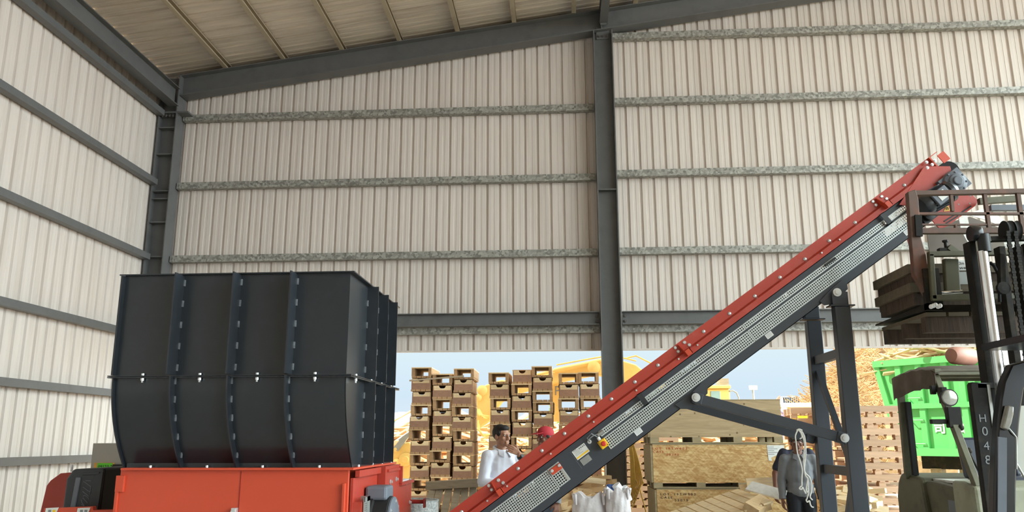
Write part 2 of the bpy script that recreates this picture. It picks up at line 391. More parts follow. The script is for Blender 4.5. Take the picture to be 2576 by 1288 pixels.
# corner column: web towards the yard, stiffener plates across it
t = thing('steel_column', (-7.4, 14, 0), 'dark grey steel column with rows of stiffener plates in the corner of the two walls', 'column', kind='thing')
MB().sweep(I_prof(.33, .36), (-7.4, 14.01, 0), (-7.4, 14.01, 8.42), Y, X).build('shaft', 'steel_paint', t)
for z in (7.35, 6.82, 6.1, 5.95, 5.5, 4.85, 4.3, 3.7, 3.1, 2.5, 1.9, 1.2): MB().ext((-7.57, 13.87, z), (-7.23, 14.0, z+.02)).build('stiffener', 'steel_paint', t)
m = MB()
for k in range(5): bolt_mb(m, (-7.52+k*.07, 13.9, 7.62), (0, -.3, -1), .02, .04).mark()
MB().ext((-7.58, 13.84, 7.64), (-7.0, 14.15, 7.67)).build('cap_plate', 'steel_paint', t)
m.build_each('bolt', 'steel_rust', t)
# centre column
CX0, CX1 = .66, 1.02
t = thing('steel_column', ((CX0+CX1)/2, 14, 0), 'dark grey steel column in the middle of the back wall, standing in the opening', 'column', kind='thing')
MB().sweep(I_prof(.30, CX1-CX0, .014, .02), ((CX0+CX1)/2, 14, 0), ((CX0+CX1)/2, 14, raf(CX0)), Y, X).build('shaft', 'steel_paint', t)
zs = at(1528, 481, 13.95).z; MB().ext((CX0+.02, 13.86, zs), (CX1-.02, 13.99, zs+.018)).build('splice_plate', 'steel_paint', t)
pz = at(1516, 88, 13.97).z; MB().ext((CX0+.06, 13.965, pz-.09), (CX1-.06, 13.99, pz+.16)).build('gusset_plate', 'steel_paint', t, bevel=.008)
m = MB()
for k in range(3): bolt_mb(m, (CX0+.11+k*.07, 13.965, pz-.03), (0, -1, 0), .017, .03).mark()
m.build_each('bolt', 'steel_rust', t)
# rafter
t = thing('roof_rafter', (2, 14, raf(2)), 'sloping dark grey steel rafter along the top of the back wall', 'beam', kind='thing')
sl = Vector((1, 0, .135)).normalized(); nrm = Vector((-.135, 0, 1)).normalized()
MB().sweep(I_prof(.26, .42, .012, .018), Vector((-7.2, 14, raf(-7.2)))+nrm*.21, Vector((XR, 14, raf(XR)))+nrm*.21, Y, nrm).build('web_and_flanges', 'steel_paint', t)
MB().ext((.81, 13.88, raf(.84)+.02), (.83, 13.99, raf(.84)+.4)).build('stiffener', 'steel_paint', t)
# eave beam along the left wall
t = thing('eave_beam', (-7.32, 4, 7.72), 'dark grey steel beam under the roof edge along the long side wall', 'beam', kind='thing')
MB().sweep(I_prof(.2, .36), (-7.3, YF, 7.96), (-7.3, 13.86, 7.96), X, Z).build('web_and_flanges', 'steel_paint', t)
# strut beam over the centre column
t = thing('roof_strut', (.86, 4, 9.0), 'grey steel strut running under the roof to the head of the centre column', 'beam', kind='thing')
MB().sweep(I_prof(.15, .30), (.86, YF, raf(.86)+.27), (.86, 13.93, raf(.86)+.27), X, Z).build('web_and_flanges', 'steel_paint', t)
MB().ext((.80, 13.86, raf(.86)+.08), (.92, 13.88, raf(.86)+.42)).build('end_plate', 'steel_paint', t)
# purlins
tips = [(565, 182), (710, 158), (858, 135), (1003, 110), (1150, 86), (1293, 61), (1443, 37), (1598, 8)]
for k, (px, py) in enumerate(tips):
    x = at(px, py, 13.85).x; z0 = raf(x)+.42
    solo(MB().sweep(C_prof(.085, .122), (x-.04, YF, z0), (x-.04, 14.12, z0), X, Z), 'roof_purlin', 'purlin',
         'thin tan roof purlin, %s of eight counted from the eave beam' % ['first', 'second', 'third', 'fourth', 'fifth', 'sixth', 'seventh', 'last'][k], 'purlin', 'roof purlins', 'thing')
# girts on the back wall
def girt_back(x0, x1, z, label, m='galvanised'):
    solo(MB().sweep(C_prof(.13, .125), (x0, YB-.14, z-.06), (x1, YB-.14, z-.06), Y, Z), 'wall_girt', m, label, 'girt', 'girts on the back wall', 'thing')
for k, z in enumerate((7.62, 6.26, 4.85)):
    girt_back(-7.2, CX0-.01, z, 'speckled galvanised girt on the back wall, hopper side of the centre column, %s' % ORD[k] if k < 2 else 'speckled galvanised girt on the back wall, just above the black hopper')
for k, z in enumerate((9.04, 7.72, 6.31, 4.86)):
    girt_back(CX1+.01, XR, z, 'speckled galvanised girt on the back wall, conveyor side, %s' % ('highest, under the rafter', 'second from the roof', 'level with the conveyor head', 'lowest above the lintel beam')[k])
girt_back(-7.2, CX0-.01, 3.47, 'dark galvanised girt under the lintel beam between hopper and centre column')
girt_back(CX1+.01, XR, 3.47, 'dark galvanised girt under the lintel beam on the conveyor side')
# lintel beams over the opening
for x0, x1, lb in ((-7.2, CX0-.015, 'dark grey steel lintel beam over the opening between hopper and centre column'), (CX1+.015, XR, 'dark grey steel lintel beam over the opening behind the conveyor')):
    t = thing('lintel_beam', ((x0+x1)/2, 14, 3.54), lb, 'beam', 'lintel beams', 'thing')
    MB().sweep(I_prof(.16, .23), (x0, 13.99, 3.645), (x1, 13.99, 3.645), Y, Z).build('web_and_flanges', 'steel_paint', t)
    m = MB(); e = x1-.05 if x0 < 0 else x0+.05
    for dz in (-.05, .04): bolt_mb(m, (e, 13.984, 3.645+dz), (0, -1, 0), .018, .03).mark()
    m.build_each('bolt', 'steel_rust', t)
# girts on the side wall
for k, z in enumerate((7.64, 6.27, 4.85, 3.42, 2.37, 1.32)):
    solo(MB().sweep(C_prof(.13, .11), (-7.455, YF, z-.055), (-7.455, 13.84, z-.055), -X, Z), 'wall_girt', 'steel_paint' if k < 6 else 'galvanised',
         'grey steel girt along the long side wall, %s' % ('highest, just under the eave beam', 'second from the roof', 'third from the roof', 'running into the upper half of the hopper', 'running into the hopper flange', 'lowest, meeting the grey cabinet')[k], 'girt', 'girts on the side wall', 'thing')

# ------------------------------------------------------------------ shredder with hopper
sh = thing('industrial_shredder', (-2.3, 6.3, 0), 'red industrial shredder with a tall ribbed black hopper on top', 'shredder')
X0, X1, Y0, Y1 = -3.13, -1.49, 5.5, 7.06
ZT, ZM, ZB = 2.75, 2.03, 1.41
def curve_y(z):
    """front sheet of the lower hopper, rolled inwards at the foot"""
    s = max(0, (ZM-z)/(ZM-ZB)); return Y0 + .26*s**2.0
zz = [ZB+(ZM-ZB)*i/14 for i in range(15)]
T = .008
m = MB(); m.ext((X0, Y0, ZM), (X1, Y0+T, ZT)).ext((X0, Y1-T, ZM), (X1, Y1, ZT)).ext((X0, Y0+T, ZM), (X0+T, Y1-T, ZT)).ext((X1-T, Y0+T, ZM), (X1, Y1-T, ZT))
hu = m.build('upper_hopper', 'charcoal', sh)
m = MB(); m.ext((X0-.03, Y0-.03, ZT), (X1+.035, Y0+.01, ZT+.008)).ext((X0-.03, Y1-.01, ZT), (X1+.035, Y1+.03, ZT+.008)).ext((X0-.03, Y0, ZT), (X0+.01, Y1, ZT+.008)).ext((X1-.01, Y0, ZT), (X1+.035, Y1, ZT+.008))
m.build('rim', 'charcoal', hu)
m = MB(); pf = [(curve_y(z), z) for z in zz]; pb = [(y+T, z) for y, z in pf][::-1]
m.prism([(X0, y, z) for y, z in pf+pb], (X1-X0, 0, 0)); m.ext((X0, Y1-T, ZB), (X1, Y1, ZM))
for xx in (X0, X1-T):
    m.prism([(xx, y, z) for y, z in pf]+[(xx, Y1-T, ZM), (xx, Y1-T, ZB)], (T, 0, 0))
hl = m.build('lower_hopper', 'charcoal', sh, smooth=30)
m = MB()
for z in (ZM-.009, ZM+.001):
    m.ext((X0-.035, Y0-.04, z), (X1+.045, Y0+.01, z+.007)).ext((X0-.035, Y1-.01, z), (X1+.045, Y1+.05, z+.007)).ext((X0-.035, Y0, z), (X0+.01, Y1, z+.007)).ext((X1-.01, Y0, z), (X1+.045, Y1, z+.007))
m.build('bolted_flange', 'charcoal', sh)
# ribs on the front: root x, projection
rx = [at(465, 700, 5.5).x, at(608, 697, 5.5).x, at(749, 693, 5.5).x]
lx = [at(441, 955, 5.5).x, at(583, 953, 5.5).x, at(727, 949, 5.5).x]
for k in range(3):
    MB().ext((rx[k]-.010, Y0-.135, ZM+.01), (rx[k], Y0, ZT-.005)).build('rib', 'charcoal', hu)
    w_ = MB()
    for j in range(5): z = ZM+.04+j*.15; w_.ext((rx[k]-.001, Y0-.010, z), (rx[k]+.010, Y0, z+.045)).mark()
    w_.build_each('weld_seam', 'weld', hu)
    x = lx[k]; m = MB().prism([(x-.010, y-.07, z) for y, z in pf]+[(x-.010, y, z) for y, z in pf[::-1]], (.010, 0, 0)); m.build('rib', 'charcoal', hl, smooth=30)
    w_ = MB()
    for j in range(5):
        z = ZB+.07+j*.125; w_.box((x+.004, curve_y(z+.02)-.005, z+.02), (.010, .010, .045)).mark()
    w_.build_each('weld_seam', 'weld', hl)
for xx, s in ((X0, -1),):
    MB().ext((xx-.008, Y0-.045, ZM+.01), (xx+.004, Y0, ZT-.005)).build('rib', 'charcoal', hu)
    MB().prism([(xx-.004, y-.03, z) for y, z in pf]+[(xx-.004, y+.002, z) for y, z in pf[::-1]], (.010, 0, 0)).build('rib', 'charcoal', hl, smooth=30)
for k, yy in enumerate((6.02, 6.38, 6.74)):
    for z0, z1, par in ((ZM+.01, ZT-.004, hu), (ZB+.01, ZM-.01, hl)):
        MB().ext((X1, yy, z0), (X1+.085, yy+.010, z1)).build('rib', 'charcoal', par)
        w_ = MB()
        for j in range(4 if par is hu else 4): z = z0+.05+j*(z1-z0)/4.2; w_.ext((X1, yy-.010, z), (X1+.009, yy, z+.045)).mark()
        w_.build_each('weld_seam', 'weld', par)
MB().ext((X0+.02, 5.735, ZB-.004), (X1-.006, 5.77, ZB+.05)).build('foot_flange', 'charcoal', hl)
for p in [(at(363, 948, 5.5).x, Y0-.022, -1), (at(506, 948, 5.5).x, Y0-.022, 0), (at(650, 945, 5.5).x, Y0-.022, 0), (at(795, 943, 5.5).x, Y0-.022, 0)] + [(X1+.026, y, 1) for y in (5.66, 6.12, 6.47, 6.84)]:
    m = MB(); m.cyl((p[0], p[1], ZM+.007), (p[0], p[1], ZM+.022), .011, seg=6).cyl((p[0], p[1], ZM-.04), (p[0], p[1], ZM-.009), .007, seg=8).cyl((p[0], p[1], ZM-.027), (p[0], p[1], ZM-.010), .012, seg=6)
    m.build('flange_bolt', 'zinc', sh)
for px in (378, 520, 660, 803):
    x = at(px, 1178, 5.7).x; MB().cyl((x, 5.70, ZB), (x, 5.70, ZB+.016), .010, seg=6).build('foot_bolt', 'zinc', sh)
for yy in (5.86, 6.28, 6.62, 6.96): MB().cyl((X1+.02, yy, ZB), (X1+.02, yy, ZB+.016), .010, seg=6).build('foot_bolt', 'zinc', sh)
# red body
BX0, BX1, BF = at(302, 1200, 5.64).x, -1.46, 5.64
fz = ZB-.01
MB().ext((BX0, BF, .12), (BX1-.02, BF+.03, fz)).build('front_panel', 'red', sh, bevel=.004)
xs = at(603, 1230, 5.64).x; MB().ext((xs, BF-.0035, .14), (xs+.004, BF, fz-.01)).build('panel_seam', 'dark_red', sh)
m = MB().ext((BX0+.02, BF-.04, fz-.002), (BX1+.02, 7.05, fz+.012)); m.build('top_plate', 'red', sh)
MB().ext((BX0+.02, 5.72, .12), (BX1-.06, 7.05, fz-.004)).build('body', 'red', sh)
hx = at(299, 1230, 5.62).x
MB().ext((hx-.03, BF-.02, 1.25), (hx+.03, BF+.01, 1.36)).ext((hx-.03, BF-.016, 1.10), (hx-.008, BF+.01, 1.26)).build('hinge', 'red', sh, bevel=.003)
MB().ext((BX1-.055, BF-.03, 1.12), (BX1-.035, BF, 1.31)).build('door_lip', 'red', sh, bevel=.003)
hz = at(590, 1285, 5.62)
MB().box((hz.x, BF-.02, hz.z-.02), (.035, .045, .08)).cyl((hz.x, BF-.05, hz.z-.01), (hz.x, BF-.02, hz.z-.01), .02).build('door_latch', 'zinc', sh, bevel=.004)
# right flank, receding towards the conveyor
m = MB().ext((BX1-.02, BF+.05, .12), (BX1, 6.42, fz-.06)); m.build('flank_panel', 'red_worn', sh)
m = MB().ext((BX1, BF+.10, fz-.055), (BX1+.03, 6.42, fz-.01)); m.build('flank_rail', 'red_worn', sh)
m = MB(); zf = at(985, 1215, 7.0).z
m.ext((BX1-.02, 6.44, .12), (BX1+.06, 7.02, fz-.005)); m.ext((BX1-.02, 7.02, .12), (BX1+.06, 7.56, zf))
m.ext((BX1+.06, 6.50, fz-.05), (BX1+.075, 6.96, fz-.03)); m.ext((BX1+.055, 7.0, zf-.02), (BX1+.085, 7.56, zf+.005)); m.ext((BX1+.06, 6.98, zf), (BX1+.085, 7.02, fz-.02)); m.ext((BX1+.058, 6.50, 1.02), (BX1+.066, 7.5, 1.028))
m.build('outlet_casing', 'red_worn', sh)
MB().ext((BX1-.3, 7.03, zf-.01), (BX1+.058, 7.54, zf+.012)).build('casing_lid', 'white', sh)
m = MB()
for p in ((6.62, 1.27), (6.85, 1.28), (7.46, 1.24), (7.48, 1.05), (6.9, 1.06), (7.3, .95), (7.28, 1.23)): bolt_mb(m, (BX1+.061, p[0], p[1]), X, .012, .02).mark()
m.build_each('casing_bolt', 'zinc', sh)
pp = at(1012, 1262, 7.5); MB().cyl((BX1+.05, 7.5, pp.z), (BX1+.20, 7.5, pp.z), .018).ext((BX1+.19, 7.45, pp.z-.05), (BX1+.2, 7.55, pp.z+.03)).build('spigot', 'dark_red', sh)
m = MB(); tz = at(925, 1190, 6.0).z
m.ext((BX1, 5.84, tz-.02), (BX1+.004, 6.1, tz+.01))
for k in range(8): m.ext((BX1+.003, 5.85+k*.032, tz-.016), (BX1+.007, 5.865+k*.032, tz+.006))
m.build('type_plate', 'aluminium', sh)
# belt guard disc on the flank
fc = Vector((BX1+.02, 6.12, .98))
m = MB().lathe([(.235, 0), (.235, .05), (.215, .06), (.215, .16), (.205, .17)], fc, X, 40); gd = m.build('fan_housing', 'rubber', sh, smooth=True)
MB().lathe([(.21, 0), (.21, .012), (.2, .016), (.02, .016)], fc+X*.17, X, 40).build('cover_disc', 'plastic_mid', gd, smooth=True)
m = MB()
for k in range(6): a = k*math.pi/3+.3; bolt_mb(m, fc+X*.186+Y*.18*math.cos(a)+Z*.18*math.sin(a), X, .008, .008).mark()
m.build_each('disc_bolt', 'zinc', gd)
m = MB().ext((BX1+.01, 6.0, 1.17), (BX1+.17, 6.24, 1.27)); m.build('bearing_block', 'plastic_mid', sh, bevel=.02)
m = MB(); gy0, gy1, gz0, gz1 = 5.72, 5.89, .55, 1.21
m.ext((BX1+.07, gy0, gz0), (BX1+.076, gy0+.02, gz1)).ext((BX1+.07, gy0+.085, gz0), (BX1+.076, gy1, gz1)).ext((BX1+.07, gy0, gz1-.03), (BX1+.076, gy1, gz1))
for k in range(44): z = gz0+k*.0148; m.ext((BX1+.071, gy0+.02, z), (BX1+.075, gy0+.085, z+.006))
for k in range(4): y = gy0+.02+k*.0165; m.ext((BX1+.0712, y, gz0), (BX1+.0748, y+.006, gz1))
m.ext((BX1+.01, gy1-.004, gz0), (BX1+.074, gy1, gz1)); m.build('mesh_guard', 'aluminium', sh)
MB().ext((BX1, 5.70, .5), (BX1+.06, 5.93, 1.18)).build('guard_backing', 'red_worn', sh)
# left end: motor hood, red side shell
MB().ext((BX0-.14, 6.05, .3), (BX0+.03, 7.0, fz-.02)).build('gap_shade_block', 'black', sh)  # solid black block, painted-in shade for the gap beside the panel
mx0, mx1 = at(166, 1190, 6.1).x, at(262, 1190, 6.1).x; mzt = at(200, 1180, 6.1).z; mzb = .95
prof = [(mx0+.0, mzb), (mx0+.005, mzt-.07), (mx0+.05, mzt), (mx1+.0, mzt+.01), (mx1-.01, mzb)]
m = MB().prism([(x, 6.1, z) for x, z in prof], (0, .62, 0)); mh = m.build('motor_hood', 'plastic_dark', sh, bevel=.02, seg=3)
MB().prism([(mx0+.055, 6.09, mzb), (mx0+.085, 6.09, mzt-.06), (mx0+.125, 6.09, mzt-.06), (mx0+.095, 6.09, mzb)], (0, .02, 0)).build('hood_rib', 'plastic_mid', mh, bevel=.006)
MB().prism([(mx1-.09, 6.094, mzb), (mx1-.075, 6.094, mzt-.05), (mx1-.005, 6.094, mzt-.02), (mx1-.02, 6.094, mzb)], (0, .015, 0)).build('hood_edge', 'plastic_dark', mh, bevel=.005)
MB().prism([(mx0+.13, 6.094, mzt-.045), (mx0+.14, 6.094, mzt-.025), (mx1-.03, 6.094, mzt-.02), (mx1-.04, 6.094, mzt-.04)], (0, .01, 0)).build('hood_recess', 'plastic_dark', mh, bevel=.003)
# raised script down the hood
m = MB()
def hp(px, py): return at(px, py, 6.098)
for st in ([(215.5, 1209), (229.5, 1209.5)], [(210, 1211), (229, 1224), (228, 1230)], [(229, 1224), (227, 1238)], [(209, 1225), (227, 1238), (226, 1243)], [(208, 1236), (225, 1249)], [(209, 1248), (214, 1246), (222, 1252), (224, 1257)], [(208, 1252), (221, 1265)], [(205, 1257), (206, 1264), (213, 1272)], [(205, 1268), (211, 1273)]):
    m.tube([hp(*q) for q in st], .0028, 6)
m.build('raised_script', 'plastic_mid', mh)
MB().lathe([(.20, 0), (.20, .3)], (mx0+.02, 6.35, .98), Y, 28).build('drive_drum', 'rubber', sh, smooth=True)
a = [(at(px, py, 6.75).x, at(px, py, 6.75).z) for px, py in ((92, 1300), (111, 1222), (121, 1209), (146, 1191), (168, 1189), (300, 1189), (300, 1300))]
m = MB().prism([(x, 6.78, z) for x, z in a], (0, .12, 0)); m.build('side_shell', 'red_worn', sh, bevel=.008)
vp = at(174, 1178, 6.8); MB().cyl((vp.x, 6.84, vp.z-.03), (vp.x, 6.84, vp.z+.01), .012).cyl((vp.x, 6.84, vp.z+.005), (vp.x, 6.84, vp.z+.03), .016, .014).build('breather', 'zinc', sh)
pt = [(at(px, py, 5.9).x, at(px, py, 5.9).z) for px, py in ((100, 1330), (110, 1279), (233, 1274), (234, 1283), (290, 1282), (290, 1330))]
MB().prism([(x, 5.9, z) for x, z in pt], (0, .05, 0)).ext((pt[0][0], 5.9, .15), (pt[4][0], 5.95, pt[0][1])).build('control_ledge', 'red', sh, bevel=.004)
for px in (130, 210):
    c = at(px, 1284, 5.885); m = MB()
    m.prism([(c.x-.055, 5.892, c.z-.05), (c.x-.05, 5.892, c.z+.015), (c.x+.045, 5.892, c.z+.02), (c.x+.035, 5.892, c.z-.01), (c.x+.03, 5.892, c.z-.05)], (0, .004, 0))
    lb = m.build('sticker', 'label_white', sh)
    for dx, mm in ((-.028, 'ink_grey'), (.005, 'yellow' if px == 130 else 'ink_grey')): MB().ext((c.x+dx, 5.889, c.z-.03), (c.x+dx+.02, 5.892, c.z+.004)).build('pictogram', mm, lb)
# machine feet
m = MB()
for x in (X0+.15, X1-.2):
    for y in (5.85, 6.9): m.ext((x-.08, y-.08, 0), (x+.08, y+.08, .13))
m.build('feet', 'black', sh)
MB().ext((pt[0][0], 5.96, .12), (BX0+.03, 6.77, .94)).build('drive_base', 'red', sh)
MB().ext((pt[0][0]+.05, 6.0, 0), (pt[0][0]+.2, 6.7, .13)).build('base_foot', 'black', sh)

# grey control cabinet between shredder and wall
cbt = thing('control_cabinet', (at(270, 1150, 8.2).x+.1, 8.3, 0), 'grey control cabinet behind the shredder with a green and orange sign', 'cabinet')
c0, c1, c2 = at(234, 1115, 8.1), at(300, 1110, 8.1), at(300, 1175, 8.1)
MB().ext((c0.x, 8.1, .05), (c0.x+.55, 8.45, c0.z)).build('body', 'cabinet_grey', cbt, bevel=.006)
MB().ext((c0.x-.01, 8.09, 0), (c0.x+.56, 8.46, .06)).build('plinth', 'black', cbt)
g0, g1 = at(236, 1180, 8.09), at(284, 1165, 8.09)
sg = MB().ext((g0.x, 8.086, g0.z-.03), (g1.x+.01, 8.1, g1.z+.003)).build('sign', 'label_orange', cbt)
MB().ext((g0.x+.035, 8.082, g0.z-.02), (g1.x, 8.086, g1.z)).build('sign_field', 'label_green', sg)
gx = at(246, 1176, 8.08); text_part('sign_lettering', '09123-20', 'ink', sg, (gx.x, 8.0815, gx.z-.008), X, Z, .045)
d0, d1 = at(285, 1180, 8.09), at(300, 1168, 8.09); MB().ext((d0.x, 8.07, d0.z-.2), (d1.x+.05, 8.1, d1.z)).build('switch_box', 'black', cbt)

# ------------------------------------------------------------------ inclined conveyor
CY = 7.0; CW = .80
O = at(1130, 1288, CY); U = (at(2335, 397, CY)-O).normalized(); V = Vector((U.z, 0, -U.x))
def uv(px, py, dy=0):
    p = at(px, py, CY+dy)-O; return p.dot(U), p.dot(V)
def cp(u, v, w=0): return O+U*u+V*v+Y*w
UA, UE = -.50, uv(2335, 397)[0]
cv = thing('belt_conveyor', (1.2, CY+.4, 0), 'long inclined belt conveyor with red side boards, perforated guards and a black steel stand', 'conveyor')
def slab(mb, u0, u1, v0, v1, w0, w1):
    """box in the slope's own axes"""
    ps = [cp(u, v, w_) for w_ in (w0, w1) for v in (v0, v1) for u in (u0, u1)]
    return mb.add(ps, [(0, 1, 3, 2), (4, 6, 7, 5), (0, 4, 5, 1), (2, 3, 7, 6), (0, 2, 6, 4), (1, 5, 7, 3)])
def carried(mb, prof, u0, u1, flip=False):
    pr = [(v, (CW-w_) if flip else w_) for v, w_ in prof]
    return mb.sweep(pr, cp(u0, 0), cp(u1, 0), V, Y)
line = [(0, .035), (0, 0), (.084, 0), (.100, -.032), (.148, -.032), (.148, .0)]
board = line + [(v-(.004 if i in (4, 5) else -.004 if i in (0, 1) else 0), w_+.005) for i, (v, w_) in enumerate(line)][::-1]
sb = carried(MB(), board, UA, UE).build('side_board', 'red_worn', cv)
carried(MB(), board, UA, UE, True).build('side_board', 'red_worn', cv)
G1 = uv(1398, 1152)[0]; G2 = uv(1500, 1080)[0]; G3 = uv(2278, 500)[0]+.02; GM = uv(1882, 835)[0]
for fl in (0, 1):
    ww = (lambda a, b: (a, b)) if not fl else (lambda a, b: (CW-b, CW-a))
    m = MB()
    slab(m, UA, G3+.1, .148, .199, *ww(0, .006)); slab(m, UA, G3+.1, .372, .452, *ww(0, .006)); slab(m, UA, G3+.1, .446, .452, *ww(0, .07)); slab(m, UA, G3+.1, .148, .154, *ww(0, .05))
    slab(m, G1-.01, G2+.01, .199, .372, *ww(0, .006)); slab(m, G2, G3, .246, .268, *ww(-.004, .012))
    if fl: slab(m, UA, G3, .27, .372, CW-.006, CW)
    m.build('frame_channel', 'charcoal_frame', cv)
def lattice(u0, u1, v0, v1, w0, name='perforated_guard', parent=None, pitch=.0195, bar=.0082, edge=.006):
    m = MB(); nv = max(2, round((v1-v0-2*edge)/pitch)); nu = round((u1-u0-2*edge)/pitch)
    for i in range(nv+1):
        v = v0+edge+(v1-v0-2*edge)*i/nv; slab(m, u0, u1, v-bar/2, v+bar/2, w0, w0+.0022)
    for i in range(nu+1):
        u = u0+edge+(u1-u0-2*edge)*i/nu; slab(m, u-bar/2, u+bar/2, v0, v1, w0+.0002, w0+.002)
    e = edge
    slab(m, u0, u1, v0, v0+e, w0-.0003, w0+.0024); slab(m, u0, u1, v1-e, v1, w0-.0003, w0+.0024); slab(m, u0, u0+e, v0, v1, w0-.0004, w0+.0025); slab(m, u1-e, u1, v0, v1, w0-.0004, w0+.0025)
    return m.build(name, 'perforated', parent or cv)
lattice(UA+.02, G1-.12, .199, .385, -.006); lattice(G1-.115, G1, .199, .375, -.008)
for a, b in ((G2, GM-.002), (GM+.002, G3)):
    lattice(a, b, .199, .248, -.006); lattice(a, b, .266, .375, -.006)
    lattice(a, b, .199, .275, CW+.004, pitch=.028, bar=.009)
lattice(UA+.02, G1, .199, .385, CW+.004, pitch=.028, bar=.009)
m = MB(); slab(m, UA, G3+.2, .158, .168, .035, CW-.035); slab(m, UA, G3+.2, .405, .414, .07, CW-.07)
for k in range(22):
    u = UA+.1+k*.245
    if u < G3: slab(m, u, u+.012, .395, .45, .08, CW-.08)
m.build('belt', 'rubber', cv)
m = MB()
for k in range(15):
    u = UA+.15+k*.37
    if u < G3-.05: m.cyl(cp(u, .235, .02), cp(u, .235, CW-.02), .045, seg=12).mark()
m.build_each('idler_roller', 'black', cv)
m = MB(); slab(m, UA, G3, .335, .375, .05, .06); m.build('guard_shade_strip', 'black', cv)  # added black strip, paints the shade seen behind the guard holes
# bolts along the boards
m = MB()
for px, py in ((1161, 1288), (1303, 1179), (1363, 1134), (1420, 1091), (1480, 1047), (1538, 1004), (1597, 961), (1655, 919), (1770, 834), (1835, 789), (1899, 745), (1962, 698), (2025, 652), (2086, 606), (2151, 560), (2275, 466)):
    u, v = uv(px, py); m.lathe([(.013, 0), (.016, .003), (.012, .008), (.004, .011)], cp(u, min(v, .075), .0), -Y, 12).mark()
m.build_each('board_bolt', 'zinc', sb, smooth=True)
m = MB()
for px, py in ((1225, 1256), (1275, 1220), (1385, 1140), (1492, 1060), (1600, 983), (1752, 868), (1704, 902), (2065, 640), (2112, 610)):
    u, v = uv(px, py); m.cyl(cp(u, .112, -.034), cp(u, .112, -.044), .008, seg=8).mark()
m.build_each('fold_screw', 'zinc', sb)
# red gussets
for px, py in ((1243, 1216), (1717, 872), (2222, 510)):
    u, v = uv(px, py, -.03); m = MB()
    m.prism([cp(u-.02, .012, -.001), cp(u-.02, .012, -.02), cp(u-.02, .10, -.085), cp(u-.02, .14, -.085), cp(u-.02, .14, -.001)], U*.006)
    slab(m, u-.02, u+.03, .09, .14, -.088, -.082); slab(m, u+.024, u+.03, .09, .14, -.088, -.03)
    g = m.build('gusset', 'red', cv)
    m = MB()
    for du, dv in ((-.05, .02), (-.05, .06), (.04, .03), (.06, .07)): m.lathe([(.014, 0), (.016, .004), (.011, .010)], cp(u+du, dv, 0), -Y, 10).mark()
    m.build_each('gusset_bolt', 'zinc', g)
# straps across the frame
for px, py in ((1612, 1000), (2222, 550)):
    u, v = uv(px, py); m = MB(); slab(m, u-.022, u+.022, .145, .262, -.045, -.038); slab(m, u-.022, u+.022, .255, .262, -.045, .0); slab(m, u-.022, u+.022, .145, .150, -.045, 0); m.build('strap', 'charcoal', cv)
m = MB(); u = uv(2072, 640)[0]; slab(m, u-.06, u+.05, .205, .225, -.03, -.008); m.build('cable_clip', 'black', cv)
# red safety latch, nameplates, stop button
u, v = uv(1400, 1180); m = MB(); slab(m, u-.055, u+.05, v-.03, v+.022, -.035, -.009); lt = m.build('safety_latch', 'red', cv, bevel=.005)
m = MB()
for du in (-.04, .035): m.lathe([(.013, 0), (.015, .004), (.010, .010)], cp(u+du, v-.012, -.035), -Y, 12).mark()
m.build_each('latch_bolt', 'zinc', lt)
m = MB(); slab(m, G1-.025, G1-.01, .26, .37, -.012, -.008); m.build('bright_edge', 'chrome', cv)
u, v = uv(1430, 1150); m = MB(); slab(m, u+.035, u+.038, .20, .36, -.002, 0); m.build('panel_joint', 'plastic_mid', cv)
u, v = uv(1461, 1136); m = MB(); slab(m, u-.064, u+.064, v-.042, v+.042, -.004, 0); pl = m.build('instruction_plate', 'label_white', cv)
m = MB(); slab(m, u-.06, u+.06, v+.022, v+.034, -.006, -.004); m.build('yellow_band', 'yellow', pl)
m = MB()
for k in range(4): slab(m, u+.0+k*.016, u+.010+k*.016, v-.034, v-.020, -.006, -.004)
for k in range(5): slab(m, u-.055, u-.055+(.05 if k % 2 else .075), v-.03+k*.009, v-.0275+k*.009, -.0055, -.004)
slab(m, u-.055, u-.02, v-.039, v-.035, -.0055, -.004)
m.build('print', 'ink_grey', pl)
u, v = uv(1474, 1157); m = MB(); slab(m, u-.045, u+.045, v-.027, v+.027, -.004, 0); pl = m.build('rating_plate', 'aluminium', cv)
m = MB()
for k in range(5): slab(m, u-.036, u-.036+(.06 if k % 2 else .045), v-.018+k*.009, v-.016+k*.009, -.0055, -.004)
m.build('print', 'ink_grey', pl)
u, v = uv(1517, 1116); m = MB(); slab(m, u-.036, u+.036, v-.036, v+.036, -.06, 0)
es = m.build('stop_button_box', 'yellow', cv, bevel=.008); MB().lathe([(.012, 0), (.012, .014), (.021, .018), (.021, .030), (.014, .037)], cp(u, v, -.06), -Y, 20).build('stop_button', 'estop_red', es, smooth=True)
m = MB()
for a, b in ((-.027, -.027), (.027, .027)): m.cyl(cp(u+a, v+b, -.0605), cp(u+a, v+b, -.062), .004, seg=8).mark()
m.build_each('box_screw', 'ink', es)
gl = cp(u-.005, v-.036, -.03); MB().cyl(gl, gl-V*.03, .014).build('cable_gland', 'foam_white', es)
g2 = uv(1483, 1111); gr = cp(*g2, 0); MB().lathe([(.011, 0), (.018, .001), (.018, .006), (.011, .007)], gr, -Y, 16).build('grommet', 'zinc', cv, smooth=True)
cx = uv(1510, 1090); k0 = cp(*cx, -.02)
MB().tube([gr-Y*.005, gr-Y*.035+V*(-.02), cp(g2[0]+.05, g2[1]-.022, -.04), k0], .005, 8).tube([gr-Y*.005, gr-Y*.03+V*(-.035), cp(g2[0]+.05, g2[1]-.045, -.045), gl-V*.03], .005, 8).build('cables', 'ink_grey', cv, smooth=True)
MB().cyl(k0-U*.03, k0+U*.03, .016).build('conduit_gland', 'aluminium', cv)
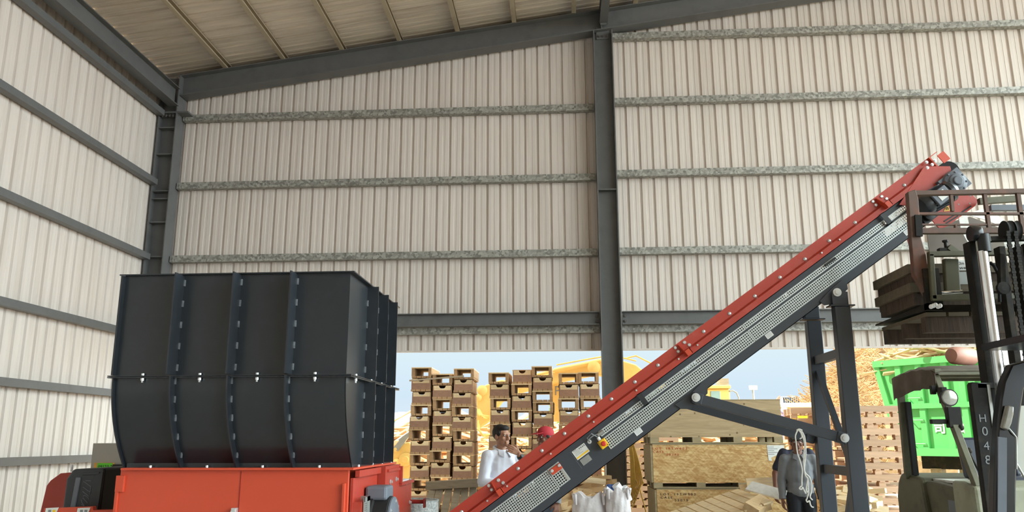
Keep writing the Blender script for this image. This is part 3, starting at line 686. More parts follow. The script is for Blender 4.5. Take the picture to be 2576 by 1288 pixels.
for px, py in ((1606, 1086), (1935, 843), (2283, 583)):
    u, v = uv(px, py); m = MB(); slab(m, u-.033, u+.033, v-.022, v+.022, -.003, 0); s_ = m.build('sticker', 'white', cv)
    m = MB()
    for k in range(4): slab(m, u-.026, u+.024, v-.014+k*.008, v-.012+k*.008, -.0036, -.003)
    m.build('print', 'ink_grey', s_)
# stand: hinge plates, two legs, rungs, braces, struts
def hinge(pxs, w0, name='hinge_plate'):
    m = MB(); m.prism([at(px, py, CY+w0) for px, py in pxs], (0, .012, 0)); return m
hp1 = [(1698, 1018), (1740, 988), (1765, 962), (1780, 973), (1780, 990), (1763, 1006), (1732, 1029), (1714, 1029)]
for w0 in (-.016, CW+.004): hinge(hp1, w0).build('hinge_plate', 'charcoal_frame', cv)
hp2 = [(2062, 758), (2090, 728), (2118, 704), (2130, 710), (2133, 727), (2112, 748), (2092, 765), (2075, 768)]
for w0 in (-.016, CW+.004): hinge(hp2, w0).build('hinge_plate', 'charcoal_frame', cv)
nl = at(2113, 772, CY); nx = nl.x-.0; fl_ = at(2040, 800, CY+CW)
lw = .13
def leg(x, y, zt): return MB().ext((x-lw/2, y-.05, .015), (x+lw/2, y+.05, zt)).ext((x-.12, y-.1, 0), (x+.12, y+.1, .015))
leg(nx+.005, CY+.0, nl.z).build('stand_leg', 'charcoal_frame', cv, bevel=.006)
leg(nx+.005, CY+CW, fl_.z-.03).build('stand_leg', 'charcoal_frame', cv, bevel=.006)
for yy in (CY, CY+CW):
    m = MB(); m.ext((nx-.10, yy-.06, nl.z), (nx+.11, yy+.06, nl.z+.012)); b = at(2100, 738, CY)
    m.ext((nx-.075, yy-.05, nl.z+.012), (nx+.06, yy-.038, nl.z+.125)).ext((nx-.075, yy+.038, nl.z+.012), (nx+.06, yy+.05, nl.z+.125))
    m.build('head_bracket', 'charcoal_frame', cv, bevel=.004)
def pin(px, py, y, r=.026):
    c = at(px, py, CY); c.y = y; return MB().lathe([(r, 0), (r, .004), (r*.55, .005), (r*.55, .016), (.002, .017)], c, -Y, 20).build('pivot_bolt', 'zinc', cv)
pin(2101, 738, CY-.052, .036); pin(1747, 1001, CY-.078, .036); pin(2116, 1102, CY-.088, .036)
def rung(px, py, h=.075): z = at(px, py, CY).z; return MB().ext((nx-.03, CY+.03, z-h/2), (nx+.03, CY+CW-.03, z+h/2))
rung(2113, 886).build('stand_rung', 'charcoal_frame', cv); rung(2140, 1187).build('stand_rung', 'charcoal_frame', cv)
z0, z1 = at(2113, 900, CY).z, at(2140, 1187, CY).z
MB().bar((nx, CY+CW-.05, z0-.06), (nx, CY+.05, z1+.02), .045, .045, X).build('stand_brace', 'charcoal_frame', cv)
MB().bar((nx, CY+.05, z1-.03), (nx, CY+CW-.05, .25), .045, .045, X).build('stand_brace', 'charcoal_frame', cv)
s0, s1 = at(1752, 1003, CY), at(2112, 1101, CY)
for yy in (CY-.035, CY+CW+.035):
    a, b = s0.copy(), s1.copy(); a.y = b.y = yy; d = (b-a).normalized(); m = MB().bar(a+d*.02, b-d*.02, .05, .085)
    m.build('strut', 'charcoal_frame', cv, bevel=.004)
    for q in (a, b): MB().box(q, (.085, .066, .092), Matrix.Rotation(-math.atan2(d.z, d.x), 3, 'Y')).build('strut_clevis', 'charcoal_frame', cv, bevel=.008)
# head: end plate, gearbox, motor, slotted plate
def hq(l, w0, d): return MB().prism([at(px, py, CY+w0) for px, py in l], (0, d, 0))
m = hq([(2325, 418), (2390, 418), (2397, 440), (2388, 476), (2300, 520), (2262, 515)], -.034, .006); hpp = m.build('head_plate', 'red_worn', cv, bevel=.002)
m = MB(); u, v = uv(2338, 400); slab(m, UE-.012, UE, .004, .13, -.03, CW); slab(m, UE-.01, UE+.10, .0, .006, 0, CW); slab(m, UE+.06, UE+.13, .03, .12, -.03, -.02)
m.build('head_crossplate', 'red', cv)
m = MB()
for px, py in ((2331, 408), (2333, 422), (2345, 414), (2352, 404)): bolt_mb(m, at(px, py, CY-.032), -Y, .009, .01).mark()
m.build_each('head_bolt', 'zinc', cv)
sp = hq([(2335, 544), (2364, 577), (2385, 568), (2455, 517), (2461, 504), (2443, 486), (2423, 484), (2400, 474), (2340, 500)], -.01, .01).build('slotted_plate', 'red_worn', cv, bevel=.004)
m = MB(); 
for (a, b) in (((2375, 557), (2402, 540)), ((2380, 562), (2410, 543)), ((2420, 534), (2443, 518))): m.bar(at(*a, CY-.012), at(*b, CY-.012), .004, .012)
m.build('slots', 'black', sp)
c = at(2422, 505, CY-.012); m = MB()
for px, py in ((2442, 493), (2412, 514), (2440, 512)): m.cyl(at(px, py, CY-.013), at(px, py, CY-.010), .007, seg=8)
m.build('plate_holes', 'white', sp)
tr = [at(2383, 511, CY-.014), at(2374, 532, CY-.014), at(2391, 530, CY-.014)]; wt = MB().prism(tr, (0, .003, 0)).build('warning_triangle', 'warning_yellow', sp)
cc = (tr[0]+tr[1]+tr[2])/3; rr = .012; m = MB()
m.tube([cc+X*(-.008)-Z*.012-Y*.002, cc+X*(-.008)+Z*.006-Y*.002, cc+Z*.013-Y*.002, cc+X*.008+Z*.006-Y*.002, cc+X*.008-Z*.012-Y*.002], .0025, 6); m.build('magnet_symbol', 'ink', wt)
gc = at(2405, 457, CY-.10); m = MB()
m.lathe([(.10, -.08), (.105, -.02), (.095, .0), (.07, .012), (.062, .028), (.04, .032), (.04, .045), (.035, .05)], gc, -Y, 28)
m.box(gc+Y*.05, (.22, .06, .19), Matrix.Rotation(R(-36), 3, 'Y'))
for k in range(8): a = k*math.pi/4; m.cyl(gc+X*.085*math.cos(a)+Z*.085*math.sin(a)-Y*.002, gc+X*.085*math.cos(a)+Z*.085*math.sin(a)-Y*.014, .010, seg=6)
gb = m.build('gearbox', 'plastic_mid', cv, smooth=30, bevel=.004)
mc0 = at(2318, 522, CY-.13); mc1 = at(2392, 479, CY-.13); ax_ = (mc1-mc0).normalized(); Lm = (mc1-mc0).length
m = MB().lathe([(.05, -.01), (.085, .0), (.092, .02), (.092, .07), (.086, .075), (.086, Lm-.05), (.095, Lm-.045), (.095, Lm-.01), (.05, Lm+.04)], mc0, ax_, 26)
mo = m.build('drive_motor', 'charcoal', cv, smooth=30); m = MB()
sdv = ax_.cross(Y).normalized()
for k in range(18):
    a = 2*math.pi*k/18; dr = (Y*math.cos(a)+sdv*math.sin(a)); m.bar(mc0+ax_*.08+dr*.092, mc0+ax_*(Lm-.06)+dr*.092, .004, .016, dr)
m.build('cooling_fins', 'charcoal', mo)
m = MB().box(mc0+ax_*Lm*.5-Y*.10+sdv*(-.0), (.15, .03, .12), Matrix.Rotation(R(-36), 3, 'Y')); m.build('terminal_box', 'plastic_mid', mo, bevel=.006)
m = MB().box(mc0+ax_*Lm*.5-Y*.117+sdv*(-.0), (.075, .004, .075), Matrix.Rotation(R(-36), 3, 'Y')); m.build('motor_plate', 'label_white', mo)
bx = at(2335, 543, CY-.03); MB().lathe([(.04, 0), (.045, .01), (.045, .04), (.02, .045)], bx, -Y, 18).box(bx+Y*.01, (.13, .02, .10), Matrix.Rotation(R(-36), 3, 'Y')).build('bearing_housing', 'black', cv, smooth=True)
m = MB().cyl(cp(UE+.08, .2, .03), cp(UE+.08, .2, CW-.03), .09, seg=24); m.build('head_drum', 'rubber', cv, smooth=True)
m = hq([(2278, 590), (2288, 622), (2300, 618), (2300, 580)], .05, .006); m.build('scraper_bracket', 'dark_red', cv)
# white discharge chute plates beyond the head
m = hq([(2432, 540), (2470, 525), (2515, 545), (2525, 553), (2524, 562), (2517, 568), (2475, 552), (2450, 545)], CW*.5, .008); m.build('chute_arm', 'white_plate', cv)
m = hq([(2411, 545), (2432, 536), (2440, 575), (2448, 620), (2436, 612), (2418, 580)], CW*.4, .008); m.build('chute_cheek', 'white_plate', cv)
m = hq([(2330, 575), (2440, 545), (2520, 575), (2530, 640), (2340, 645)], CW*.75, .01); m.build('chute_back', 'chute_brown', cv)

# rope hanging from the strut
r0 = at(2004, 1081, CY-.10)
def rp(l, dy=-.10): return [at(px, py, CY+dy) for px, py in l]
m = MB()
m.tube(flow(rp([(2006, 1083), (2001, 1096), (2002, 1110), (2006, 1140), (2012, 1158), (2018, 1182), (2017, 1200), (2017, 1222)])), .0055, 8)
m.tube(flow(rp([(2009, 1082), (2015, 1090), (2017, 1100), (2012, 1104)])), .0055, 8)
m.tube(flow(rp([(2012, 1083), (2019, 1096), (2024, 1120), (2022, 1146), (2022, 1172), (2026, 1196), (2032, 1206), (2034, 1240)])), .0055, 8)
m.tube(flow(rp([(2016, 1084), (2024, 1100), (2027, 1130), (2026, 1150), (2024, 1185), (2036, 1200), (2041, 1215), (2041, 1235), (2038, 1250), (2044, 1258)])), .0055, 8)
m.tube(flow(rp([(2017, 1222), (2013, 1225), (2011, 1229), (2016, 1231), (2019, 1226), (2022, 1232), (2027, 1242)])), .0055, 8)
m.tube(flow(rp([(2034, 1240), (2030, 1254), (2028, 1258), (2031, 1263), (2036, 1260), (2038, 1268), (2042, 1275), (2047, 1276)])), .0055, 8)
m.tube(flow(rp([(2032, 1206), (2028, 1230), (2030, 1238), (2034, 1233), (2032, 1228)])), .0055, 8)
m.tube(flow(rp([(2004, 1083), (2010, 1080), (2018, 1083)])), .007, 8)
solo(m, 'rope', 'rope_white', 'white rope tied round the conveyor strut, hanging in knotted loops', 'rope', smooth=True)

# ------------------------------------------------------------------ dark forklift with raised mast (near, on the right)
fa = thing('forklift', (3.4, 5.4, 0), 'dark worn forklift holding its mast and fork carriage high, white number on its mast', 'forklift truck', 'forklifts')
YM, YC = 5.9, 6.30
def pb(mb, a, b, wpx, d, Yp, dy=0):
    """square bar between two points of the plane of depth Yp; wpx is its height in that plane, d its depth"""
    p0, p1 = at(*a, Yp), at(*b, Yp); return mb.bar(p0+Y*dy, p1+Y*dy, d, wpx*Yp/2080*1.03, (p1-p0).cross(Y))
cg = MB()
pb(cg, (2300, 487), (2660, 480), 11, .05, YC).build('backrest_rail', 'rusty_rail', fa)
pb(MB(), (2300, 538), (2660, 538), 6, .03, YC).build('backrest_rail', 'rusty_rail', fa)
pb(MB(), (2310, 565), (2660, 566), 4, .02, YC).build('backrest_rail', 'rusty_rail', fa)
pb(MB(), (2315, 582), (2660, 580), 13, .05, YC).build('backrest_rail', 'rusty_rail', fa)
for px0, y0, px1, y1, w_ in ((2392, 488, 2396, 532, 7), (2476, 487, 2488, 575, 8), (2560, 486, 2572, 575, 9), (2403, 566, 2404, 576, 4)): pb(MB(), (px0, y0), (px1, y1), w_, .03, YC).build('backrest_upright', 'rusty_rail', fa)
MB().prism([at(*q, YC-.03) for q in ((2284, 482), (2304, 476), (2311, 500), (2318, 600), (2330, 640), (2345, 760), (2338, 762), (2318, 720), (2300, 690), (2292, 600))], (0, .06, 0)).build('backrest_post', 'rusty_rail', fa, bevel=.006)
pb(MB(), (2303, 545), (2306, 598), 16, .02, YC, -.045).build('post_bracket', 'mast_dark', fa)
MB().prism([at(*q, YC) for q in ((2660, 478), (2680, 478), (2690, 760), (2670, 760))], (0, .06, 0)).build('backrest_post', 'rusty_rail', fa)
# carriage
m = MB(); pb(m, (2340, 640), (2348, 754), 12, .05, YC-.06); pb(m, (2334, 640), (2640, 634), 13, .05, YC-.06); pb(m, (2342, 750), (2640, 744), 14, .05, YC-.06); m.build('fork_carriage', 'olive', fa, bevel=.005)
p0, p1 = at(2390, 652, YC), at(2396, 742, YC); m = MB().bar(p0, p1, .05, .11, X); m.build('side_shift_block', 'olive', fa, bevel=.008)
MB().cyl(at(2364, 737, YC-.02), at(2420, 734, YC-.02), .016).build('shift_rod', 'chrome', fa, smooth=True)
m = MB(); q = at(2380, 625, YC); m.cyl(q, q+Z*.05, .012).cyl(q+Z*.05, q+Z*.065, .022, seg=6).box(q-Z*.02, (.12, .05, .04)); m.build('stop_bolt', 'mast_dark', fa)
pb(MB(), (2384, 622), (2408, 640), 14, .06, YC).build('carriage_lug', 'olive', fa)
# fork arms reach away under the crate
fz = at(2340, 775, YC).z
for x in (at(2345, 770, YC).x, at(2345, 770, YC).x+.75):
    m = MB().ext((x-.06, YC-.05, fz-.02), (x+.06, YC+.0, fz+.30)).prism([(x-.06, YC-.05, fz-.02), (x-.06, YC+1.0, fz+.0), (x-.06, YC+1.0, fz+.012), (x-.06, YC-.05, fz+.03)], (.12, 0, 0)); m.build('fork', 'mast_dark', fa)
# mast
ux = at(2452, 700, YM).x
def up_(px0, px1, y0, y1, d, name, mm, dy=0):
    a, b = at((px0+px1)/2, y0, YM), at((px0+px1)/2, y1, YM); x = a.x; hw = (px1-px0)*YM/2080/2
    return MB().ext((x-hw, YM+dy, b.z), (x+hw, YM+dy+d, a.z)).build(name, mm, fa, bevel=.004)
ix = up_(2438, 2466, 606, 1060, .10, 'inner_mast', 'mast_dark')
xo = at(2482, 1100, YM-.03).x
zt = at(2470, 968, YM-.03).z
MB().prism([(xo-.062, YM-.03, zt), (xo-.05, YM-.03, zt+.02), (xo+.055, YM-.03, zt+.01), (xo+.055, YM-.03, .1), (xo-.058, YM-.03, .1)], (0, .06, 0)).build('outer_mast', 'mast_dark', fa, bevel=.006)
om = bpy.data.objects['outer_mast']
for ch, px, py, sz in (('H', 2472, 1054, .075), ('0', 2478, 1088, .085), ('4', 2482, 1124, .08), ('8', 2486, 1160, .085), ('0', 2494, 1182, .055)):
    q = at(px, py, YM-.031); text_part('mast_number', ch, 'ink_grey', om, (q.x, YM-.0315, q.z-.02), X, Z, sz, align='CENTER')
MB().bar((xo+.055, YM-.03, .1), (xo+.055, YM-.03, zt), .012, .02, X).build('mast_edge', 'aluminium', om)
def vcyl(pxa, ya, pxb, yb, r, name, mm, dy=0, seg=20):
    a, b = at(pxa, ya, YM+dy), at(pxb, yb, YM+dy); return MB().cyl((a.x, YM+dy, b.z), (a.x, YM+dy, a.z), r, seg=seg).build(name, mm, fa, smooth=True)
vcyl(2472, 632, 2472, 1010, .034, 'lift_cylinder', 'chrome', -.07)
vcyl(2472, 590, 2472, 634, .042, 'cylinder_head', 'black', -.07)
vcyl(2457, 600, 2457, 1000, .012, 'hydraulic_line', 'aluminium', -.05)
q = at(2452, 588, YM-.04); MB().lathe([(.055, -.035), (.062, -.02), (.062, .02), (.055, .035)], q, X, 28).build('chain_roller', 'black_gloss', fa, smooth=True)
pb(MB(), (2466, 603), (2680, 596), 12, .06, YM).build('mast_crosshead', 'mast_dark', fa, bevel=.004)
pb(MB(), (2466, 605), (2486, 603), 15, .08, YM-.02).build('crosshead_block', 'olive', fa, bevel=.004)
for px in (2532, 2551):
    q = at(px, 582, YM); MB().lathe([(.05, -.022), (.078, -.02), (.07, -.008), (.07, .008), (.078, .02), (.05, .022)], q, X, 28).build('chain_pulley', 'rubber', fa, smooth=True)
    a = at(px+2, 585, YM-.07); b = at(px, 1000, YM-.07)
    m = MB(); n = 60
    for k in range(n): z = a.z-(a.z-b.z)*k/n; m.box((a.x, YM-.075, z), (.030 if k % 2 else .022, .016, (a.z-b.z)/n*.94))
    m.build('lift_chain', 'mast_dark', fa)
up_(2520, 2536, 616, 1010, .08, 'inner_mast', 'mast_dark', .04); up_(2563, 2580, 616, 1010, .08, 'inner_mast', 'mast_dark', .04)
pb(MB(), (2462, 507), (2560, 500), 15, .05, 6.9).build('lift_bar', 'olive', fa)
pb(MB(), (2490, 524), (2640, 523), 14, .05, 6.7).build('lift_bar', 'plastic_mid', fa)
up_(2590, 2640, 606, 1600, .12, 'inner_mast', 'mast_dark')
m = MB(); q = at(2521, 726, YM-.03); m.lathe([(.045, 0), (.045, .03), (.02, .034)], q, -Y, 16); pb(m, (2519, 640), (2521, 726), 12, .04, YM-.01); m.build('chain_anchor', 'mast_dark', fa)
m = MB().tube([at(2490, 660, YM+.05), at(2500, 668, YM+.05), (at(2512, 690, YM+.05)), at(2515, 760, YM+.05)], .012, 8); m.build('hydraulic_hose', 'rubber', fa, smooth=True)
pb(MB(), (2455, 970), (2660, 968), 12, .10, YM, .02).build('mast_tie', 'plastic_mid', fa)
pb(MB(), (2490, 1003), (2660, 1003), 30, .08, YM, .06).build('mast_tie', 'mast_dark', fa)
# mast clevis, front pillar with lamp, body
YP = 5.15
path = [(2640, 916), (2585, 920), (2560, 935), (2545, 970), (2538, 1010), (2532, 1060), (2526, 1140), (2523, 1220), (2521, 1330)]
pts = [at(*q, YP) for q in path]; m = MB(); prof = []
for i, p in enumerate(pts):
    d = (pts[min(i+1, len(pts)-1)]-pts[max(i-1, 0)]).normalized(); s = d.cross(Y).normalized(); hw = .062 if i > 1 else .035
    prof += [p-s*hw-Y*.03, p+s*hw-Y*.03, p+s*hw+Y*.05, p-s*hw+Y*.05]
n = len(pts); m.add(prof, [(4*i+k, 4*i+(k+1) % 4, 4*i+4+(k+1) % 4, 4*i+4+k) for i in range(n-1) for k in range(4)]+[(0, 1, 2, 3), tuple(4*n-4+k for k in (3, 2, 1, 0))])
m.ext((pts[-1].x-.06, YP-.03, .9), (pts[-1].x+.06, YP+.05, pts[-1].z+.01))
gp = m.build('guard_pillar', 'black_gloss', fa, smooth=30, bevel=.012)
pp = [at(*q, YP-.035) for q in ((2536, 1022), (2534, 1040), (2529, 1062), (2523, 1080))]
m = MB(); prof = []
for i, p in enumerate(pp):
    d = (pp[min(i+1, 3)]-pp[max(i-1, 0)]).normalized(); s = d.cross(Y).normalized(); hw = .027 if 0 < i < 3 else .022
    prof += [p-s*hw, p+s*hw, p+s*hw*.7-Y*.035, p-s*hw*.7-Y*.035]
m.add(prof, [(4*i+k, 4*i+(k+1) % 4, 4*i+4+(k+1) % 4, 4*i+4+k) for i in range(3) for k in range(4)]+[(0, 1, 2, 3), (15, 14, 13, 12)])
m.build('corner_lamp', 'glass_lens', gp, smooth=40, bevel=.006)
MB().bar(at(2521, 1100, YP-.034), at(2520, 1290, YP-.034), .012, .05, X).build('pillar_insert', 'plastic_mid', gp)
MB().tube([at(2535, 1075, YP-.03), at(2548, 1090, YP-.04), at(2556, 1100, YP-.03), at(2557, 1180, YP-.03)], .006, 8).build('lamp_cable', 'aluminium', gp, smooth=True)
xb = at(2520, 1280, YP).x
MB().ext((xb-.05, 4.0, .25), (xb+1.2, 5.3, .95)).build('truck_body', 'mast_dark', fa, bevel=.04)
MB().ext((xb-.02, 4.1, 2.12), (xb+1.1, 5.1, 2.16)).build('overhead_guard', 'black_gloss', fa)
for x in (xb+.02, xb+1.1): MB().ext((x-.03, 4.08, .9), (x+.03, 4.14, 2.14)).build('guard_post', 'black_gloss', fa)
for x in (xb+.05, xb+1.05):
    for y, r in ((4.35, .22), (5.35, .26)): MB().lathe([(r*.6, -.1), (r, -.09), (r, .09), (r*.6, .1)], (x, y, r), X, 28).build('wheel', 'rubber', fa, smooth=True)
MB().ext((xo-.065, YM-.03, .06), (xo+1.0, YM+.08, .2)).build('mast_foot', 'mast_dark', fa)
MB().ext((xb+.1, 5.3, .3), (xb+1.0, YM-.02, .6)).build('tilt_mount', 'mast_dark', fa)
MB().bar((xb+.55, 5.0, 2.14), (at(2600, 560, YC).x+.2, YC, 2.14), .02, .02).build('cable_guide', 'mast_dark', fa)

# crate and pallet on the forks
c = at(2285, 665, 6.42); cb = at(2285, 812, 6.42); xl = c.x; y0_, y1_ = 6.42, 7.14; xr = xl+1.15; zt_, zb_ = c.z, fz+.045
ck = thing('wooden_crate', ((xl+xr)/2, 6.8, zb_), 'dark old plank crate lifted on the raised forks, with thick top and bottom rails', 'crate')
m = MB(); n = 5; wd = (y1_-y0_)/n
for k in range(n): m.ext((xl+.02, y0_+k*wd+.003, zb_+.05), (xl+.045, y0_+(k+1)*wd-.003, zt_-.01))
for k in range(8): w8 = (xr-xl-.06)/8; m.ext((xl+.05+k*w8, y0_+.02, zb_+.05), (xl+.047+(k+1)*w8, y0_+.045, zt_-.01)).ext((xl+.05+k*w8, y1_-.045, zb_+.05), (xl+.047+(k+1)*w8, y1_-.02, zt_-.01))
m.ext((xr-.045, y0_+.02, zb_+.05), (xr-.02, y1_-.02, zt_-.01)); m.build('plank_walls', 'old_crate_wood', ck)
for z0_, z1_ in ((zt_-.075, zt_), (zb_+.10, zb_+.175)):
    m = MB().ext((xl-.01, y0_-.01, z0_), (xl+.02, y1_+.01, z1_)).ext((xl+.02, y0_-.01, z0_), (xr, y0_+.02, z1_)).ext((xl+.02, y1_-.02, z0_), (xr, y1_+.01, z1_)); m.build('rail', 'crate_rail', ck)
MB().ext((xl+.02, y0_+.02, zb_), (xr-.02, y1_-.02, zb_+.05)).build('bottom_boards', 'old_crate_wood', ck)
m = MB(); q = at(2408, 655, y0_-.012); q2 = at(2440, 680, y0_-.012); pm = m.ext((q.x, y0_-.015, q2.z), (q2.x, y0_-.011, q.z)).build('paper_note', 'white', ck)
text_part('note_writing', '2m 12L', 'ink', pm, (q.x+.008, y0_-.0155, q.z-.035), X, Z, .032); text_part('note_writing', 'W40 B1', 'ink', pm, (q.x+.008, y0_-.0155, q2.z+.008), X, Z, .028)
q = at(2411, 684, y0_-.012); q2 = at(2441, 715, y0_-.012); MB().ext((q.x, y0_-.014, q2.z), (q2.x, y0_-.011, q.z)).build('card', 'aluminium', ck)
x2 = at(2330, 830, 6.3).x+.02; pw = thing('wooden_pallet', (x2+.5, 6.75, fz-.3), 'dark wooden pallet hanging just under the raised forks beside the crate', 'pallet')
zp = fz-.03
m = MB()
for k in range(6): m.ext((x2+k*.17, 6.32, zp-.03), (x2+k*.17+.15, 7.2, zp))
m.build('deck_boards', 'crate_rail', pw)
for yy in (6.34, 6.72, 7.1): MB().ext((x2, yy, zp-.15), (x2+1.0, yy+.08, zp-.03)).build('stringer', 'old_crate_wood', pw)
q = at(2352, 768, 6.2); m = MB()
for k in range(5): m.ball((q.x-.03+k*.017, 6.2, q.z+.006*((k*7) % 3)-.01), (.016, .02, .018), 8, 6)
solo(m, 'plastic_film', 'foam_white', 'crumpled clear plastic film caught on the fork below the carriage', 'film', smooth=True)

# ------------------------------------------------------------------ olive forklift under a tarp, behind
sx = Vector((4.36, 8.82, 0)); fb = bpy.data.objects.new('forklift', None); COL.objects.link(fb); OFF[fb.name] = Vector()
tag(fb, 'worn olive forklift with a brown tarp over its guard and a black seat', 'forklift truck', 'forklifts')
m = MB().prism([(-1.15, -.54, .30), (-1.15, -.54, .95), (-1.08, -.54, 1.12), (-.98, -.54, 1.22), (-.45, -.54, 1.18), (-.35, -.54, .62), (-.40, -.54, .30)], (0, 1.08, 0)); cw = m.build('counterweight', 'olive', fb, bevel=.05, seg=3)
m = MB().ext((-1.155, -.30, .5), (-1.12, .30, 1.0)).build('rear_panel', 'olive_pale', cw, bevel=.02)
MB().ext((-1.18, -.48, .26), (.2, .48, .45)).build('chassis', 'olive', fb, bevel=.03)
MB().prism([(-.95, -.47, .45), (-.92, -.49, 1.12), (-.3, -.49, 1.16), (.38, -.49, 1.12), (.42, -.49, .50)], (0, .98, 0)).build('engine_hood', 'olive', fb, bevel=.03)
MB().ext((-.75, -.40, 1.15), (.1, .2, 1.175)).build('hood_sheet', 'white_plate', fb)
m = MB()
for k in range(3): m.ext((.06, -.496, .90-k*.08), (.22, -.488, .95-k*.08))
m.ext((.04, -.492, .68), (.24, -.48, .99)); m.build('side_vent', 'plastic_mid', fb)
MB().prism([(.40, -.60, .35), (.40, -.60, 1.20), (.62, -.60, 1.20), (.84, -.60, 1.16), (.88, -.60, .35)], (0, 1.20, 0)).build('front_cowl', 'olive_pale', fb, bevel=.03)
for s in (-1, 1):
    MB().bar((.78, s*.535, 1.15), (.16, s*.535, 2.26), .06, .075, X).build('front_pillar', 'olive', fb, bevel=.006)
    MB().bar((-.78, s*.53, 1.16), (-.74, s*.53, 2.24), .07, .06, X).build('rear_pillar', 'olive', fb, bevel=.006)
MB().bar((-.68, -.49, 1.2), (-.68, -.49, 2.0), .055, .055, X).build('air_intake_pipe', 'rubber', fb)
for y in (-.53, .53): MB().bar((-.78, y, 2.25), (.25, y, 2.27), .06, .05).build('roof_rail', 'olive', fb)
for x in (-.78, -.25, .22): MB().bar((x, -.53, 2.26), (x, .53, 2.26), .06, .05).build('roof_crossbar', 'olive', fb)
# tarp: sheet over the guard, hanging at the rear and side
m = MB(); nx_, ny_ = 16, 14
for i in range(nx_+1):
    for j in range(ny_+1):
        a, b = i/nx_, j/ny_; x = -.84+1.10*a; q_ = -.86+1.72*b; y = max(-.575, min(.575, q_)); over = max(0, abs(q_)-.575)
        y += (1 if q_ > 0 else -1)*over*.06*math.sin(a*19); drop = over*(1-.25*a)+.04*max(0, (x-.12)/.14)
        z = 2.31+.05*math.cos((a-.5)*math.pi)*math.cos(y*1.4)-drop+.006*math.sin(a*28)
        m.v.append(Vector((x, y, z)))
m.f += [[i*(ny_+1)+j, (i+1)*(ny_+1)+j, (i+1)*(ny_+1)+j+1, i*(ny_+1)+j+1] for i in range(nx_) for j in range(ny_)]
tp = m.build('tarp_canopy', 'tarp', fb, smooth=60); so = tp.modifiers.new('thick', 'SOLIDIFY'); so.thickness = .008
m = MB()
for s in (-1,):
    q = Vector((.40, -.56, 1.99)); m.lathe([(.03, 0), (.075, .03), (.085, .08), (.085, .09)], q, (1, 0, 0), 22)
hd = m.build('headlight', 'mast_dark', fb, smooth=True); MB().lathe([(.078, 0), (.07, .015), (.03, .025)], Vector((.488, -.56, 1.99)), (1, 0, 0), 22).build('lens', 'glass_lens', hd, smooth=True)
MB().box((.46, -.53, 1.80), (.08, .13, .20)).box((.44, -.67, 1.76), (.06, .15, .045)).ball((.50, -.49, 1.70), .03).box((.36, -.56, 2.02), (.08, .06, .16)).box((.24, -.60, 2.08), (.05, .05, .09)).build('lamp_bracket', 'mast_dark', fb, bevel=.008)
# seat
m = MB().ext((-.30, -.26, 1.16), (.18, .26, 1.30)); st = m.build('seat', 'seat_vinyl', fb, bevel=.05, seg=3)
m = MB().prism([(-.32, -.28, 1.25), (-.42, -.28, 1.66), (-.34, -.28, 1.70), (-.22, -.28, 1.28)], (0, .56, 0)); bk = m.build('backrest', 'seat_vinyl', fb, bevel=.04, seg=3)
m = MB()
for k in range(7): m.bar((-.235, -.18+k*.06, 1.30), (-.285, -.18+k*.06, 1.43), .045, .02, X)
m.build('stitched_panel', 'seat_vinyl', bk, bevel=.006)
for s in (-1, 1): MB().bar((-.24, s*.245, 1.29), (-.34, s*.245, 1.66), .06, .06, X).build('bolster', 'seat_vinyl', bk, bevel=.02)
MB().tube([(.30, -.22, 1.15), (.18, -.26, 1.38), (.14, -.27, 1.46)], .012, 8).ball((.135, -.27, 1.475), .032).build('control_lever', 'mast_dark', fb, smooth=True)
MB().tube([(.42, .12, 1.15), (.30, .02, 1.52), (.27, -.06, 1.62), (.26, -.12, 1.65)], .011, 8).ball((.26, -.13, 1.655), .03).ball((.28, -.02, 1.605), .028).build('gear_lever', 'brass' if 'brass' in M else 'aluminium', fb, smooth=True)
m = MB().cyl((.62, -.30, .78), (.98, -.30, .80), .07, seg=18).cyl((.9, -.30, .80), (1.2, -.30, .80), .035, seg=14); m.build('tilt_cylinder', 'olive', fb, smooth=True)
for x, r in ((-.75, .24), (.55, .28)):
    for s in (-1, 1): MB().lathe([(r*.6, -.09), (r, -.08), (r, .08), (r*.6, .09)], (x, s*.42, r), (0, 1, 0), 28).build('wheel', 'rubber', fb, smooth=True)
st.location = bk.location = (0, .13, -.08)
fb.location = sx; fb.rotation_euler = (0, 0, R(-90))
# faded tank on the tarp
q = at(2422, 906, 8.9); tk = thing('gas_tank', (q.x, 9.0, 2.36), 'faded pink gas tank lying on the tarp of the olive forklift', 'tank')
rz = .095; zc = 2.365+rz
MB().lathe([(.02, -.14), (.07, -.13), (.093, -.09), (.096, 0), (.093, .2), (.07, .24), (.02, .25)], (q.x-.01, 8.95, zc), (.85, .5, 0), 26).build('shell', 'tank_pink', tk, smooth=True)
MB().cyl((q.x+.20, 9.07, zc+.02), (q.x+.26, 9.11, zc+.03), .03).build('valve', 'white', tk)
MB().ball((q.x-.06, 8.87, zc-.01), (.03, .012, .035), 12, 8).build('pale_patch', 'white_plate', tk)

